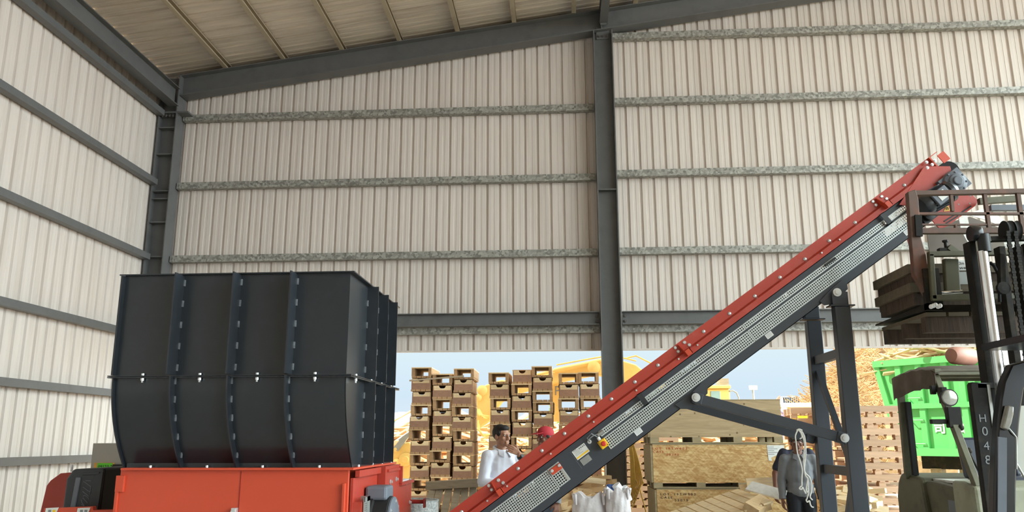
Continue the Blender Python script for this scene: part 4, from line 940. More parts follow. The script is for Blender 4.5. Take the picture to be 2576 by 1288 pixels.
# ------------------------------------------------------------------ small box pallets in stacks outside
PW, PD = .375, .95
def boards(mb, z0, z1, n=4, w=PW, d=PD):
    s = w/n
    for k in range(n): mb.ext((-w/2+k*s+.004, -d/2, z0), (-w/2+(k+1)*s-.004, d/2, z1))
    return mb
def proto_frame():
    t = thing('box_pallet', (0, 0, 0), 'x', 'pallet')
    boards(MB(), 0, .036).build('deck_boards', 'pallet_wood', t)
    for s in (-1, 1): MB().ext((s*PW/2-s*.058, -PD/2, .036), (s*PW/2, PD/2, .178)).build('side_rail', 'pallet_wood', t)
    MB().ext((-PW/2-.004, -PD/2-.004, .178), (PW/2+.004, PD/2+.004, .196)).build('top_board', 'pallet_light', t); return t
def proto_panel():
    t = thing('box_pallet', (0, 0, 0), 'x', 'pallet')
    boards(MB(), 0, .036).build('deck_boards', 'pallet_wood', t)
    for y in (-PD/2, PD/2-.02): MB().ext((-PW/2+.012, y, .036), (PW/2-.012, y+.02, .150)).build('end_panel', 'pallet_ply', t)
    for y in (-PD/2+.021, PD/2-.041):
        p = [(-PW/2+.03, y, .14), (-PW/2+.02, y, .232), (-.065, y, .232)] + [(-.065*math.cos(a), y, .232-.055*math.sin(a)) for a in [math.pi*i/8 for i in range(1, 8)]] + [(.065, y, .232), (PW/2-.02, y, .232), (PW/2-.03, y, .14)]
        MB().prism(p, (0, .02, 0)).build('notched_board', 'pallet_light', t)
    for s in (-1, 1): MB().ext((s*PW/2-s*.03, -PD/2+.02, .036), (s*PW/2-s*.010, PD/2-.02, .22)).build('side_rail', 'pallet_wood', t)
    MB().ext((-PW/2, -PD/2+.10, .232), (PW/2, PD/2-.10, .246)).build('top_boards', 'pallet_wood', t); return t
protos = {'F': proto_frame(), 'P': proto_panel()}; used = {'F': False, 'P': False}
def place_box(k, x, y, z, sz, rz, label, group):
    o = copy_tree(protos[k]) if used[k] else protos[k]; used[k] = True
    o.location = (x, y, z); o.scale = (1, 1, sz); o.rotation_euler = (0, 0, rz); o['label'] = label; o['group'] = group; return o
YS = 15.6
stacks = (('stack nearest the shredder', 'box pallets stacked behind the shredder', [(1060, 924, 'FPPFPFPFPFPFP', 'hopper-side'), (1113, 940, 'FPFPFPFPFPFP', 'middle'), (1165, 927, 'FPPFPFPFPFPFP', 'conveyor-side')], 2),
          ('stack behind the man in white', 'box pallets stacked behind the men', [(1257, 937, 'FPFPFPFPFPFP', 'hopper-side'), (1312, 929, 'PFPFPFPFPFPF', 'middle'), (1363, 921, 'FPFFPFPFPFPFP', 'conveyor-side')], 2),
          ('stack beside the centre column', 'box pallets stacked beside the column', [(1430, 938, 'FPFPFPFPFPFP', 'hopper-side'), (1482, 936, 'FPFPFPFPFPFP', 'conveyor-side')], 1))
for where, grp, cols, _ in stacks:
    for px, py, seq, cn in cols:
        p = at(px, py, YS-PD/2); tot = sum(.196 if c == 'F' else .246 for c in seq); sz = p.z/tot; z = 0; n = len(seq)
        xx = p.x
        for i, c in enumerate(reversed(seq)):
            k = n-1-i; jx = rnd.uniform(-.010, .010)
            place_box(c, xx+jx+.012*math.sin(i*.9+px), YS+rnd.uniform(-.02, .02), z, sz*.999, R(rnd.uniform(-1.2, 1.2)),
                      '%s box pallet, %s, %s pile, %s' % ('open-ended' if c == 'F' else 'closed notched', ORD[k] + (' from top' if k else ''), cn, where), grp)
            z += (.196 if c == 'F' else .246)*sz
m = MB(); q = at(1060, 955, YS-.5); m.bar((q.x-.22, YS-.53, q.z-.02), (q.x+.8, YS-.5, q.z+.06), .02, .03)
solo(m, 'plank', 'weathered_wood', 'thin grey plank lying across the top of the pallet stack nearest the shredder', 'plank')

# ------------------------------------------------------------------ full-size pallets
def make_pallet(w, d, h, m1, m2, nslat=6):
    t = thing('wooden_pallet', (0, 0, 0), 'x', 'pallet'); st = h-.044
    for y in (-d/2, -.04, d/2-.08): MB().ext((-w/2, y, .022), (w/2, y+.08, .022+st)).build('stringer', m1, t)
    for z, nm in ((0, 'bottom_boards'), (h-.022, 'top_boards')):
        m = MB(); n = nslat if z else 4
        for k in range(n): x = -w/2+(w-.1)*k/(n-1); m.ext((x, -d/2-.005, z), (x+.1, d/2+.005, z+.022))
        m.build(nm, m2, t)
    return t
def make_block_pallet(w, d, mm):
    t = thing('wooden_pallet', (0, 0, 0), 'x', 'pallet')
    for x in (-w/2, -.06, w/2-.12):
        for y in (-d/2+.01, d/2-.13): MB().ext((x, y, 0), (x+.12, y+.12, .072)).build('block', mm, t)
    m = MB()
    for k in range(7): x = -w/2+.03+(w-.16)*k/6; m.ext((x, -d/2-.008, .072), (x+.09, d/2+.008, .092))
    m.build('deck_boards', mm, t)
    for y in (-d/2, -.05, d/2-.10): MB().ext((-w/2, y, .092), (w/2, y+.10, .198)).build('edge_board', mm, t)
    return t
big = make_block_pallet(1.05, 1.0, 'red_pallet_wood')
def put(proto, flag, x, y, z, rz, label, group, tilt=(0, 0)):
    o = copy_tree(proto) if flag[0] else proto; flag[0] = True
    o.location = (x, y, z); o.rotation_euler = (tilt[0], tilt[1], rz); o['label'] = label; o['group'] = group; return o
fl1 = [False]
bx = at(2164, 1100, 15.4).x; ztop = at(2164, 1021, 14.9).z; n = 11
for k in range(n):
    put(big, fl1, bx+rnd.uniform(-.04, .04)+(.06 if k in (3, 4) else 0), 15.4, k*ztop/n, R(6+rnd.uniform(-3, 3)), 'reddish wooden pallet, %s in the stack between conveyor stand and green container' % ORD[n-1-k], 'pallets by the green container')
ax = at(2070, 1100, 16.2).x; ztop = at(2070, 1024, 15.7).z
for k in range(n):
    put(big, fl1, ax+rnd.uniform(-.05, .05), 16.5, k*ztop/n, R(-4+rnd.uniform(-4, 4)), 'reddish wooden pallet, %s in the stack seen through the conveyor stand' % ORD[n-1-k], 'pallets seen through the stand')
thin = make_pallet(1.2, .9, .127, 'red_pallet_wood', 'pine', 7); fl2 = [False]
cx_ = at(1625, 1100, 16).x
for k in range(15):
    put(thin, fl2, cx_+rnd.uniform(-.03, .03), 16.1, k*.1285, R(rnd.uniform(-2, 2)), 'thin sunlit pallet, %s in the stack between the column and the crates' % ORD[14-k], 'thin pallets beside the crates')

# ------------------------------------------------------------------ shipping crates
YCR = 12.5; CD = 1.1
def crate(pl, pr, pt, pb_, skid, mm, label, lines, ink):
    x0, x1, z1, z0, zs = at(pl, pt, YCR).x, at(pr, pt, YCR).x, at(pl, pt, YCR).z, at(pl, pb_, YCR).z, at(pl, skid, YCR).z
    t = thing('shipping_crate', ((x0+x1)/2, YCR+CD/2, zs), label, 'crate', 'shipping crates')
    bd = MB().ext((x0, YCR, z0), (x1, YCR+CD, z1)).build('panel_box', mm, t)
    m = MB().ext((x0-.004, YCR-.006, z1-.012), (x1+.004, YCR+CD, z1)).ext((x0-.03, YCR+.004, z0+.0), (x0, YCR+CD-.004, z1-.02)); m.build('edge_battens', 'crate_skid', t)
    w = x1-x0; m = MB()
    for f in (0, .32, .63, .935):
        for y in (0, .45, .95): m.ext((x0+w*f, YCR+y, zs+.018), (x0+w*f+.13, YCR+y+.12, z0)).mark()
    m.build_each('skid_block', 'crate_skid', t)
    m = MB()
    for y in (0, .45, .95): m.ext((x0, YCR+y-.004, zs), (x1, YCR+y+.13, zs+.018))
    m.build('skid_runners', 'crate_skid', t)
    for s, px, py, sz in lines:
        q = at(px, py, YCR); text_part('stencil', s, ink, t, (q.x, YCR-.0015, q.z), X, Z, sz, .003, squeeze=1.2)
    return t, x0, x1
crate(1652, 1978, 1229, 1330, 1348, 'osb', 'chipboard crate with black stencilled lot number, lowest of the three', [('L O T    1 9 T W 5 0 2', 1661, 1246, .046), ('C A S E', 1662, 1254, .046), ('5 5 0 1 5', 1697, 1261, .046)], 'ink')
t, _, x1 = crate(1641, 1976, 1117, 1214, 1228, 'osb', 'chipboard crate with faded red stencil and a torn paper, middle of the three', [('L O T    1 9 T W 6 0 3', 1641, 1131, .046), ('C A S E', 1643, 1139, .042), ('0 5 3 0 5', 1677, 1146, .042)], 'ink_red')
q0, q1 = at(1929, 1120, YCR), at(1975, 1160, YCR)
pp = MB().prism([(q0.x, YCR-.004, q0.z), (q1.x, YCR-.004, q0.z), (q1.x, YCR-.004, q0.z-.13), (q0.x+.12, YCR-.004, q0.z-.15), (q0.x+.05, YCR-.004, q0.z-.18), (q0.x+.06, YCR-.004, q1.z), (q0.x+.01, YCR-.004, q1.z+.01)], (0, .003, 0)).build('torn_paper', 'label_white', t)
m = MB()
for k in range(5): m.ext((q0.x+.01, YCR-.0055, q0.z-.03-k*.026), (q0.x+.10+.05*(k % 2), YCR-.004, q0.z-.022-k*.026))
m.build('print', 'ink_grey', pp)
crate(1632, 1962, 1006, 1100, 1116, 'plywood', 'plywood crate with dark knots, topmost of the three', [], 'ink')
MB_ = MB().ext((at(1655, 1348, YCR).x, YCR+.05, 0), (at(1975, 1348, YCR).x, YCR+1.0, at(1655, 1348, YCR).z)); solo(MB_, 'timber_plinth', 'crate_skid', 'low timber plinth under the stack of three shipping crates', 'plinth')

# ------------------------------------------------------------------ leaning pallets, boards and offcuts
t = thing('wooden_pallet', at(1137, 1250, 10.3)*1, 'weathered grey pallet standing on edge behind the lower end of the conveyor', 'pallet'); 
a, b = at(1074, 1222, 10.3), at(1206, 1214, 10.2); MB().bar(a, b, .12, .10).build('top_rail', 'weathered_wood', t, bevel=.008)
for k, (pt_, pb2) in enumerate(((1090, 1073), (1108, 1094), (1130, 1118), (1152, 1140), (1170, 1164), (1190, 1187))):
    p0 = at(pt_, 1226, 10.28); p1 = at(pb2, 1288, 10.05); d = p1-p0; p1 = p0+d*(p0.z/(p0.z-p1.z)); MB().bar(p0, p1, .085, .022, -Y).build('slat', 'weathered_wood', t)
tp_ = thing('wooden_pallet', at(1850, 1250, 11.5)*1, 'pale slatted pallet tilted against the lowest crate', 'pallet')
A = at(1856, 1231, 11.95); B = at(1937, 1261, 11.05); Cc = at(1773, 1288, 11.35); e1 = (B-A).normalized(); e2 = (Cc-A); e2 = (e2-e1*e2.dot(e1)).normalized(); nn = e1.cross(e2).normalized()
if nn.z < 0: nn = -nn
L1 = (B-A).length+.05
for k in range(8): s = A+e2*(.06+k*.135); MB().bar(s, s+e1*L1, .115, .022, nn).build('slat', 'pine_pale', tp_)
for f in (.08, .5, .92): s = A+e1*L1*f-nn*.06; MB().bar(s, s+e2*1.12, .06, .095, nn).build('stringer', 'pine', tp_)
cxp = (A+e1*L1*.5+e2*.55); zb2 = min((A+e1*L1*f+e2*g-nn*.11).z for f in (0, 1) for g in (0, 1.1))
fl3 = [True]; nlow = 3
for k in range(nlow): put(thin, fl3, cxp.x+rnd.uniform(-.03, .03), cxp.y, k*(zb2-.02)/nlow, R(8), 'thin pallet under the tilted slatted pallet, %s of three' % ORD[k if False else nlow-1-k], 'pallets under the tilted pallet').scale = (.7, .8, (zb2-.02)/nlow/.127)
def plank(a, b, wd, th, mm, label, nrm=None, grp=None, name='plank'):
    mb = MB().bar(a, b, wd, th, nrm or nn); return solo(mb, name, mm, label, 'plank', grp)
pk1 = plank(at(1884, 1222, 11.6), at(1975, 1247, 11.2), .18, .025, 'white_plate', 'whitish scribbled board lying over the tilted slatted pallet', (0, -.75, .66))
plank(at(1878, 1216, 11.9), at(1992, 1211, 11.9), .14, .03, 'pine_pale', 'pale yellow board lying behind the whitish scribbled board', (0, -.9, .5))
plank(at(1862, 1230, 11.95), at(1905, 1222, 11.9), .10, .03, 'pine_pale', 'short pale board poking out from under the whitish scribbled board', (0, -.9, .4))
plank(at(1888, 1284, 10.9), at(1925, 1262, 11.3), .20, .12, 'pine', 'stout brown timber block on the corner of the tilted pallet', (.2, -.5, .8))
def blocks(px0, px1, py0, py1, Yp, n, mm, label, grp, cat='offcut', seed=3):
    """loose timber offcuts on a heap, each its own object; heaped on what lies below them"""
    r = random.Random(seed); base = None; first = None; out = []
    for k in range(n):
        f = k/(n-1); px = px0+(px1-px0)*((k*.618) % 1); py = py1+(py0-py1)*f*.95; y = Yp+.55*f+r.uniform(-.05, .05)
        q = at(px, py, y); L, w_, h_ = r.uniform(.30, .55), r.uniform(.09, .13), r.uniform(.05, .09)
        if first is None or r.random() < .35:
            o = MB().box((0, 0, 0), (L, w_, h_)).build('timber_offcut', mm, None); first = o
        else: o = first.copy(); COL.objects.link(o)
        o.location = q; o.rotation_euler = (R(r.uniform(-14, 14)), R(r.uniform(-18, 18)), R(r.uniform(-60, 60))); tag(o, label, cat, grp); out.append(o)
    return out
def heap_base(px0, px1, py0, py1, Yp, mm, name, label, dep=.9):
    """the lower, unseen mass of a heap: a sloped bed of boards"""
    m = MB(); r = random.Random(5); x0, x1 = at(px0, py1, Yp).x, at(px1, py1, Yp).x; zt = at(px0, py0, Yp+dep).z-.05; zf_ = at(px0, py1, Yp).z-.10
    nl = 7
    for k in range(nl):
        z0 = zt*k/nl; fr = Yp+dep*max(0, (z0-zf_)/(zt-zf_+1e-6)) if z0 > zf_ else Yp
        nb = 6
        for j in range(nb): xx = x0+(x1-x0)*j/nb; m.ext((xx+.006, fr-.02+r.uniform(-.05, .05), z0+.005), (xx+(x1-x0)/nb-.006, Yp+dep+.35, z0+zt/nl-.004))
    return tag(m.build(name, mm), label, 'timber heap', None, 'stuff')
heap_base(1395, 1520, 1192, 1285, 12.9, 'pine', 'timber_heap', 'heap of short timber behind the white bulk bags')
blocks(1402, 1518, 1196, 1284, 12.75, 26, 'pine', 'short sawn timber offcut in the heap behind the white bulk bags', 'offcuts behind the white bags')
plank(at(1472, 1206, 12.9), at(1524, 1212, 12.9), .08, .05, 'pine_pale', 'long pale batten on top of the offcut heap beside the column', (0, -.4, .9))
heap_base(2085, 2205, 1222, 1288, 12.4, 'pine', 'timber_heap', 'heap of pale timber behind the conveyor stand')
blocks(2090, 2200, 1224, 1286, 12.25, 20, 'pine_pale', 'pale timber block in the heap behind the legs of the conveyor stand', 'timber blocks behind the stand', seed=8)

# ------------------------------------------------------------------ bulk bags, rolls, hoses, drum
def bag(px0, px1, ptop, Yp, label, lean=0.0, seed=1, ear=True):
    r = random.Random(seed); a, b = at(px0, ptop, Yp), at(px1, ptop, Yp); cx, w_, h = (a.x+b.x)/2, (b.x-a.x)/2, a.z; t = thing('bulk_bag', (cx, Yp+w_*.8, 0), label, 'bag', 'white bulk bags')
    m = MB(); nz, ns = 30, 72
    for i in range(nz+1):
        f = i/nz; z = h*f; s = 1-.10*f**3+.06*math.sin(f*math.pi)
        for k in range(ns):
            an = 2*math.pi*k/ns; c, q = math.cos(an), math.sin(an); ex = .55; rr = (abs(c)**(2/ex*.5)+abs(q)**(2/ex*.5))**(-ex*.5) if True else 1
            wr = 1+.034*math.sin(an*5+f*6+seed)+.028*math.sin(an*11-f*9+seed)+.022*math.sin(f*23+an*3)+.012*math.sin(an*23+f*17)
            m.v.append(Vector((cx+w_*s*wr*c*min(1.25, rr)+lean*f*w_, Yp+w_*.8+w_*.8*s*wr*q*min(1.25, rr), z-(.05*math.sin(an*4+seed) if i == nz else 0))))
    m.f += [[i*ns+k, i*ns+(k+1) % ns, (i+1)*ns+(k+1) % ns, (i+1)*ns+k] for i in range(nz) for k in range(ns)]; m.f.append(list(range(ns))[::-1])
    cI = len(m.v); m.v.append(Vector((cx+lean*w_, Yp+w_*.8, h-.06))); m.f += [[nz*ns+k, nz*ns+(k+1) % ns, cI] for k in range(ns)]
    m.build('body', 'bag_white', t, smooth=70)
    for s in (-1, 1):
        x = cx+s*w_*.8; m = MB().tube([(x, Yp+.06, h-.12), (x-.01, Yp+.02, h+.02), (x+s*.02, Yp+.05, h+((.10 if s > 0 else .02) if ear else .0)), (x+s*.04, Yp+.12, h+.02), (x+s*.02, Yp+.16, h-.12)], [.016, .02, .018, .02, .016], 8); m.build('lifting_loop', 'bag_white', t, smooth=True)
    return t
bag(1440, 1528, 1248, 12.0, 'white bulk bag slumped beside the centre column, with upright ears', seed=2)
bag(1526, 1586, 1234, 11.9, 'full white bulk bag in front of the centre column with foam rolls on top', seed=5, ear=False)
for (p0, p1, r_, lb) in (((1571, 1252), (1549, 1219), .062, 'thick white foam roll sticking out of the full bulk bag'), ((1580, 1250), (1570, 1224), .045, 'thinner white foam roll sticking out of the full bulk bag')):
    a, b = at(*p0, 12.15), at(*p1, 12.1); ax_ = (b-a).normalized(); L = (b-a).length; solo(MB().lathe([(r_*.2, L-.01), (r_*.25, L), (r_, L), (r_, -.05), (r_*.3, -.05)], a, ax_, 24), 'foam_roll', 'foam_white', lb, 'foam roll', smooth=True)
m = MB(); q = at(1533, 1226, 12.2)
for k in range(7): m.ball((q.x+.05*math.sin(k*2.1), 12.2+.04*math.cos(k*3), q.z-.02+.03*math.cos(k*1.7)), (.05, .04, .035), 9, 6)
solo(m, 'plastic_film', 'blue_film', 'crumpled blue plastic film between the two white bulk bags', 'film', smooth=True)
m = MB(); r = random.Random(4)
hk = at(1588, 1118, 13.74)
for k in range(8):
    x0 = hk.x+r.uniform(-.03, .04); lo = 1274-k*7; xm = 1601+k*2.4
    pts = [Vector((hk.x-.02+k*.008, 13.74, hk.z)), at(1591+k*2.2, 1160, 13.70), at(1594+k*3.4, 1215, 13.68), at(1596+k*3.0, lo-14, 13.67), at(1592+k*2.2, lo, 13.66), at(1588+k*1.8, lo-16, 13.65), at(1587+k*1.5, 1205, 13.65), at(1586+k*1.1, 1155, 13.67), Vector((hk.x-.04+k*.006, 13.70, hk.z-.02))]
    sm = []
    for i in range(len(pts)-1):
        p0, p1, p2, p3 = pts[max(i-1, 0)], pts[i], pts[i+1], pts[min(i+2, len(pts)-1)]
        for u in (0, .2, .4, .6, .8): sm.append(.5*((2*p1)+(p2-p0)*u+(2*p0-5*p1+4*p2-p3)*u*u+(3*p1-p0-3*p2+p3)*u**3))
    m.tube(sm, .0095, 7)
m.tube([at(1604, 1200, 13.72), at(1612, 1240, 13.7), at(1622, 1275, 13.66), at(1632, 1320, 13.6), (at(1640, 1330, 13.6).x, 13.6, .012)], .011, 7)
m.ext((CX1-.01, 13.72, hk.z), (hk.x+.06, 13.78, hk.z+.02))
solo(m, 'hose_coil', 'hose_yellow', 'coil of yellow hose hanging from the centre column beside the crates', 'hose', smooth=True)
dr = at(1045, 1262, 8.7); dr.x -= .09; dt = thing('steel_drum', (dr.x, 9.0, 0), 'pale grey steel drum between the shredder and the grey standing pallet', 'drum')
MB().lathe([(.27, 0), (.285, .02), (.285, .28), (.293, .29), (.285, .30), (.285, .56), (.293, .57), (.285, .58), (.285, dr.z-.02), (.292, dr.z), (.27, dr.z), (.265, dr.z-.02)], (dr.x, 9.0, 0), Z, 36).build('shell', 'galvanised_bright', dt, smooth=True)
MB().cyl((dr.x, 9.0, dr.z-.025), (dr.x, 9.0, dr.z-.012), .266, seg=36).build('lid', 'aluminium', dt)
_a = at(1523, 1150, 13.82); m = MB().tube([_a, (_a.x-.005, 13.82, .8), (_a.x+.01, 13.81, .02)], .014, 8); solo(m, 'cable', 'rope_white', 'white cable running down the centre column beside the pallet stack', 'cable')

# ------------------------------------------------------------------ yard beyond the opening
def pr_(mb, l, Yp, d): return mb.prism([at(px, py, Yp) for px, py in l], (0, d, 0))
ex = thing('excavator', (at(1650, 1100, 21).x, 21, 0), 'big yellow excavator behind the pallet stacks, its boom arching over them', 'excavator')
pr_(MB(), [(1655, 1040), (1640, 950), (1600, 917), (1560, 905), (1500, 909), (1395, 934), (1285, 968), (1278, 985), (1300, 990), (1400, 962), (1500, 942), (1555, 950), (1585, 985), (1600, 1040)], 20.8, .5).build('boom', 'machine_yellow', ex, bevel=.03)
st = pr_(MB(), [(1300, 962), (1262, 955), (1222, 968), (1200, 990), (1194, 1060), (1200, 1078), (1228, 1060), (1262, 1010), (1305, 990)], 20.7, .45).build('stick', 'machine_yellow', ex, bevel=.03)
m = MB().cyl(at(1395, 932, 20.7), at(1520, 906, 20.7), .06).cyl(at(1290, 958, 20.7), at(1395, 932, 20.7), .04); m.build('stick_cylinder', 'machine_yellow', ex, smooth=True)
m = MB()
for px, py, r_ in ((1494, 924, .16), (1213, 982, .13), (1203, 1000, .09), (1285, 975, .12)): m.lathe([(r_, 0), (r_, .03), (r_*.5, .06)], at(px, py, 20.6), -Y, 20).mark()
m.build_each('pin_boss', 'machine_yellow', ex, smooth=True)
m = MB()
for k in range(3): m.tube([at(1196+k*4, 1030, 20.6), at(1208+k*4, 1045+k*3, 20.5), at(1230, 1048+k*4, 20.55), at(1248, 1030+k*4, 20.6)], .03, 8).mark()
m.tube([at(1205, 1058, 20.6), at(1204, 1080, 20.5), at(1215, 1096, 20.5), at(1232, 1094, 20.6)], .03, 8).mark()
m.tube([at(1400, 918, 20.6), at(1470, 905, 20.5), at(1540, 893, 20.5), at(1600, 908, 20.6)], .018, 8).mark().tube([at(1570, 902, 20.7), at(1600, 895, 20.6), at(1640, 915, 20.6)], .018, 8).mark()
m.build_each('hydraulic_hose', 'hose_yellow', ex, smooth=True)
pr_(MB(), [(1385, 950), (1412, 940), (1412, 1060), (1385, 1060)], 21.4, .6).build('front_frame', 'machine_yellow', ex)
q = at(1394, 994, 21.39); text_part('maker_letter', 'P', 'ink_grey', bpy.data.objects['front_frame'], (q.x, 21.38, q.z), X, Z, .34)
x0 = at(1585, 1000, 21).x; MB().ext((x0, 20.4, .9), (x0+3.2, 22.9, 2.3)).build('upper_body', 'machine_yellow', ex, bevel=.1)
c_ = MB().ext((x0+.1, 20.3, 1.2), (x0+1.4, 21.4, 3.0)).build('cab', 'machine_yellow', ex, bevel=.08)
MB().ext((x0+.25, 20.27, 1.9), (x0+1.25, 20.3, 2.8)).build('window', 'glass_dark', c_)
for y in (20.2, 22.3): MB().prism([(x0-.6, y, .35), (x0-.3, y, 0), (x0+3.2, y, 0), (x0+3.5, y, .35), (x0+3.3, y, .85), (x0-.4, y, .85)], (0, .6, 0)).build('crawler_track', 'rubber', ex, bevel=.05)
MB().ext((x0+.6, 20.8, .5), (x0+2.2, 22.3, .95)).build('undercarriage', 'mast_dark', ex)
# grapple on the ground, left
gt = thing('grapple', (at(1010, 1140, 19).x, 19.2, 0), 'yellow hydraulic grapple lying beyond the opening, just beside the black hopper', 'grapple')
pr_(MB(), [(975, 1172), (978, 1140), (1000, 1118), (1030, 1112), (1045, 1130), (1046, 1175), (1046, 1290), (975, 1290)], 18.9, .5).build('claw_plate', 'machine_yellow', gt, bevel=.03)
pr_(MB(), [(985, 1132), (1012, 1098), (1024, 1090), (1030, 1096), (1000, 1135)], 18.8, .12).build('linkage', 'aluminium', gt)
m = MB()
for px, py, r_ in ((1021, 1156, .15), (998, 1163, .08), (996, 1130, .07)): m.lathe([(r_, 0), (r_, .05), (r_*.55, .06), (r_*.5, .10)], at(px, py, 18.88), -Y, 20).mark()
m.build_each('pin', 'machine_yellow', gt, smooth=True)
MB().cyl(at(1004, 1108, 18.85), at(1046, 1078, 18.85), .05).build('cylinder_rod', 'aluminium', gt, smooth=True)
# wheel loader cab over the crates
wl = thing('wheel_loader', (at(1800, 1000, 27).x, 27, 0), 'yellow wheel loader seen above the plywood crate, with a box on its cab roof', 'loader')
x0, x1, zc0, zc1 = at(1752, 975, 27).x, at(1836, 975, 27).x, 1.6, at(1800, 978, 27).z
cb_ = MB().ext((x0, 27, 1.3), (x1, 28.4, zc1)).build('cab', 'machine_yellow', wl, bevel=.05)
a, b = at(1787, 984, 27), at(1813, 1012, 27); MB().ext((a.x, 26.97, b.z-.2), (b.x, 27.0, a.z)).build('window', 'glass_dark', cb_, bevel=.02)
MB().ext((x0-.06, 26.9, zc1), (x1+.02, 28.5, at(1800, 969, 27).z)).build('cab_roof', 'machine_yellow', wl, bevel=.03)
a, b = at(1813, 951, 27), at(1837, 970, 27); MB().ext((a.x, 27.2, b.z-.02), (b.x, 27.8, a.z)).build('roof_box', 'weathered_wood', wl)
q = at(1803, 966, 27); MB().tube([q+Vector((.03*math.cos(t_), 0, .03+.03*math.sin(t_))) for t_ in [2*math.pi*i/12 for i in range(12)]], .008, 6, closed=True).build('lifting_eye', 'aluminium', wl)
m = MB().tube([at(1835, 984, 27), at(1843, 982, 27), at(1853, 988, 27), at(1858, 1000, 27), at(1858, 1020, 27)], .025, 8); m.build('mirror_arm', 'aluminium', wl, smooth=True)
MB().ext((x0-.6, 26.9, .7), (x1+.4, 28.6, 1.35)).build('body', 'machine_yellow', wl, bevel=.08)
for x in (x0-.1, x1-.2):
    for y in (26.9, 28.6): MB().lathe([(.35, -.2), (.68, -.18), (.68, .18), (.35, .2)], (x, y, .68), Y, 30).build('wheel', 'rubber', wl, smooth=True)
# truck behind the right stacks
tr_ = thing('truck', (at(2000, 1040, 25).x, 25, 0), 'yellow truck with a white top behind the reddish pallet stack', 'truck')
x0, x1 = at(1960, 1040, 25).x, at(2050, 1040, 25).x
MB().ext((x0, 24.8, .9), (x1, 27, at(2000, 1026, 25).z)).build('body', 'yellow', tr_, bevel=.05)
MB().ext((x0-.05, 24.75, at(2000, 1026, 25).z), (x1+.02, 27.05, at(2000, 1014, 25).z)).build('white_top', 'white', tr_, bevel=.08)
MB().ext((x0+.1, 25, .45), (x1-.1, 26.8, .9)).build('chassis', 'mast_dark', tr_)
for x in (x0+.3, x1-.3): MB().lathe([(.3, -.15), (.48, -.13), (.48, .13), (.3, .15)], (x, 24.95, .48), Y, 26).build('wheel', 'rubber', tr_, smooth=True)
m = MB().cyl(at(1972, 1042, 24.4), at(1981, 1030, 24.4), .16); q = at(1972, 1042, 24.4)
m.cyl((q.x, 24.4, 0), q, .10); solo(m, 'rolled_tarp', 'lilac_tarp', 'lilac rolled tarp propped in front of the yellow truck', 'tarp')
q = at(1992, 1008, 90); m = MB(); hz = at(1992, 1015, 90).z; m.ext((q.x-1.0, 90, 0), (q.x+1.0, 92, hz))
for k in range(9): m.ext((q.x-.95+k*.22, 90, hz), (q.x-.90+k*.22, 92, hz+.7))
m.ext((q.x-1.0, 90, hz+.65), (q.x+1.0, 92, hz+.75)); solo(m, 'water_tower', 'house_grey', 'distant pale tower with a railed top above the truck', 'tower')
q = at(1894, 978, 60); m = MB().cyl((q.x, 60, 0), (q.x, 60, q.z), .08); lp = thing('floodlight_mast', (q.x, 60, 0), 'distant floodlight mast with white lamps, above the plywood crate', 'lamp')
m.build('pole', 'aluminium', lp); m = MB()
for k in (-1, 0, 1): m.box((q.x+k*.19, 59.9, q.z+.08), (.17, .2, .30))
m.build('lamp_heads', 'white', lp)
q = at(1956, 1006, 40); solo(MB().prism([(q.x-.35, 40, .0), (q.x-.35, 40, q.z-.35), (q.x+.0, 40, q.z+.05), (q.x+.14, 40, q.z+.2), (q.x+.08, 40, q.z-.2), (q.x+.02, 40, 0)], (0, .3, 0)), 'metal_fin', 'tank_pink', 'pointed pinkish blade sticking up behind the end of the plywood crate', 'fin')
# far houses and bushes left of the stacks
for (a, b, c, Yp, mm, lb) in ((978, 1001, 1038, 95, 'house_white', 'distant white house beside the hopper edge'), (1002, 1016, 1036, 112, 'house_grey', 'distant grey house next to the white one')):
    p0, p1 = at(a, c, Yp), at(b, c, Yp); t = thing('house', ((p0.x+p1.x)/2, Yp, 0), lb, 'building')
    MB().ext((p0.x, Yp, 0), (p1.x, Yp+8, p0.z)).build('walls', mm, t)
    for k in range(2): z = p0.z-.9-k*1.0; MB().ext((p0.x+.2, Yp-.05, z-.25), (p1.x-.2, Yp, z+.2)).build('window', 'glass_dark', t)
def foliage(name, px0, px1, py, Yp, label):
    a, b = at(px0, py, Yp), at(px1, py, Yp); r = random.Random(9); m = MB()
    for k in range(700):
        x = a.x+(b.x-a.x)*r.random(); z = a.z*r.random()**.6; c = Vector((x, Yp+r.uniform(0, 2), z)); s = .22
        d1 = Vector((r.uniform(-1, 1), r.uniform(-1, 1), r.uniform(-.3, 1))).normalized()*s; d2 = d1.orthogonal().normalized()*s*.5; m.add([c-d1, c+d2, c+d1, c-d2], [(0, 1, 2, 3)])
    return solo(m, name, 'leaf', label, 'bush')
foliage('bush', 968, 1018, 1078, 55, 'bright green bush in front of the distant white house')
foliage('bush', 1384, 1408, 1012, 60, 'distant green bush glimpsed between two pallet stacks')
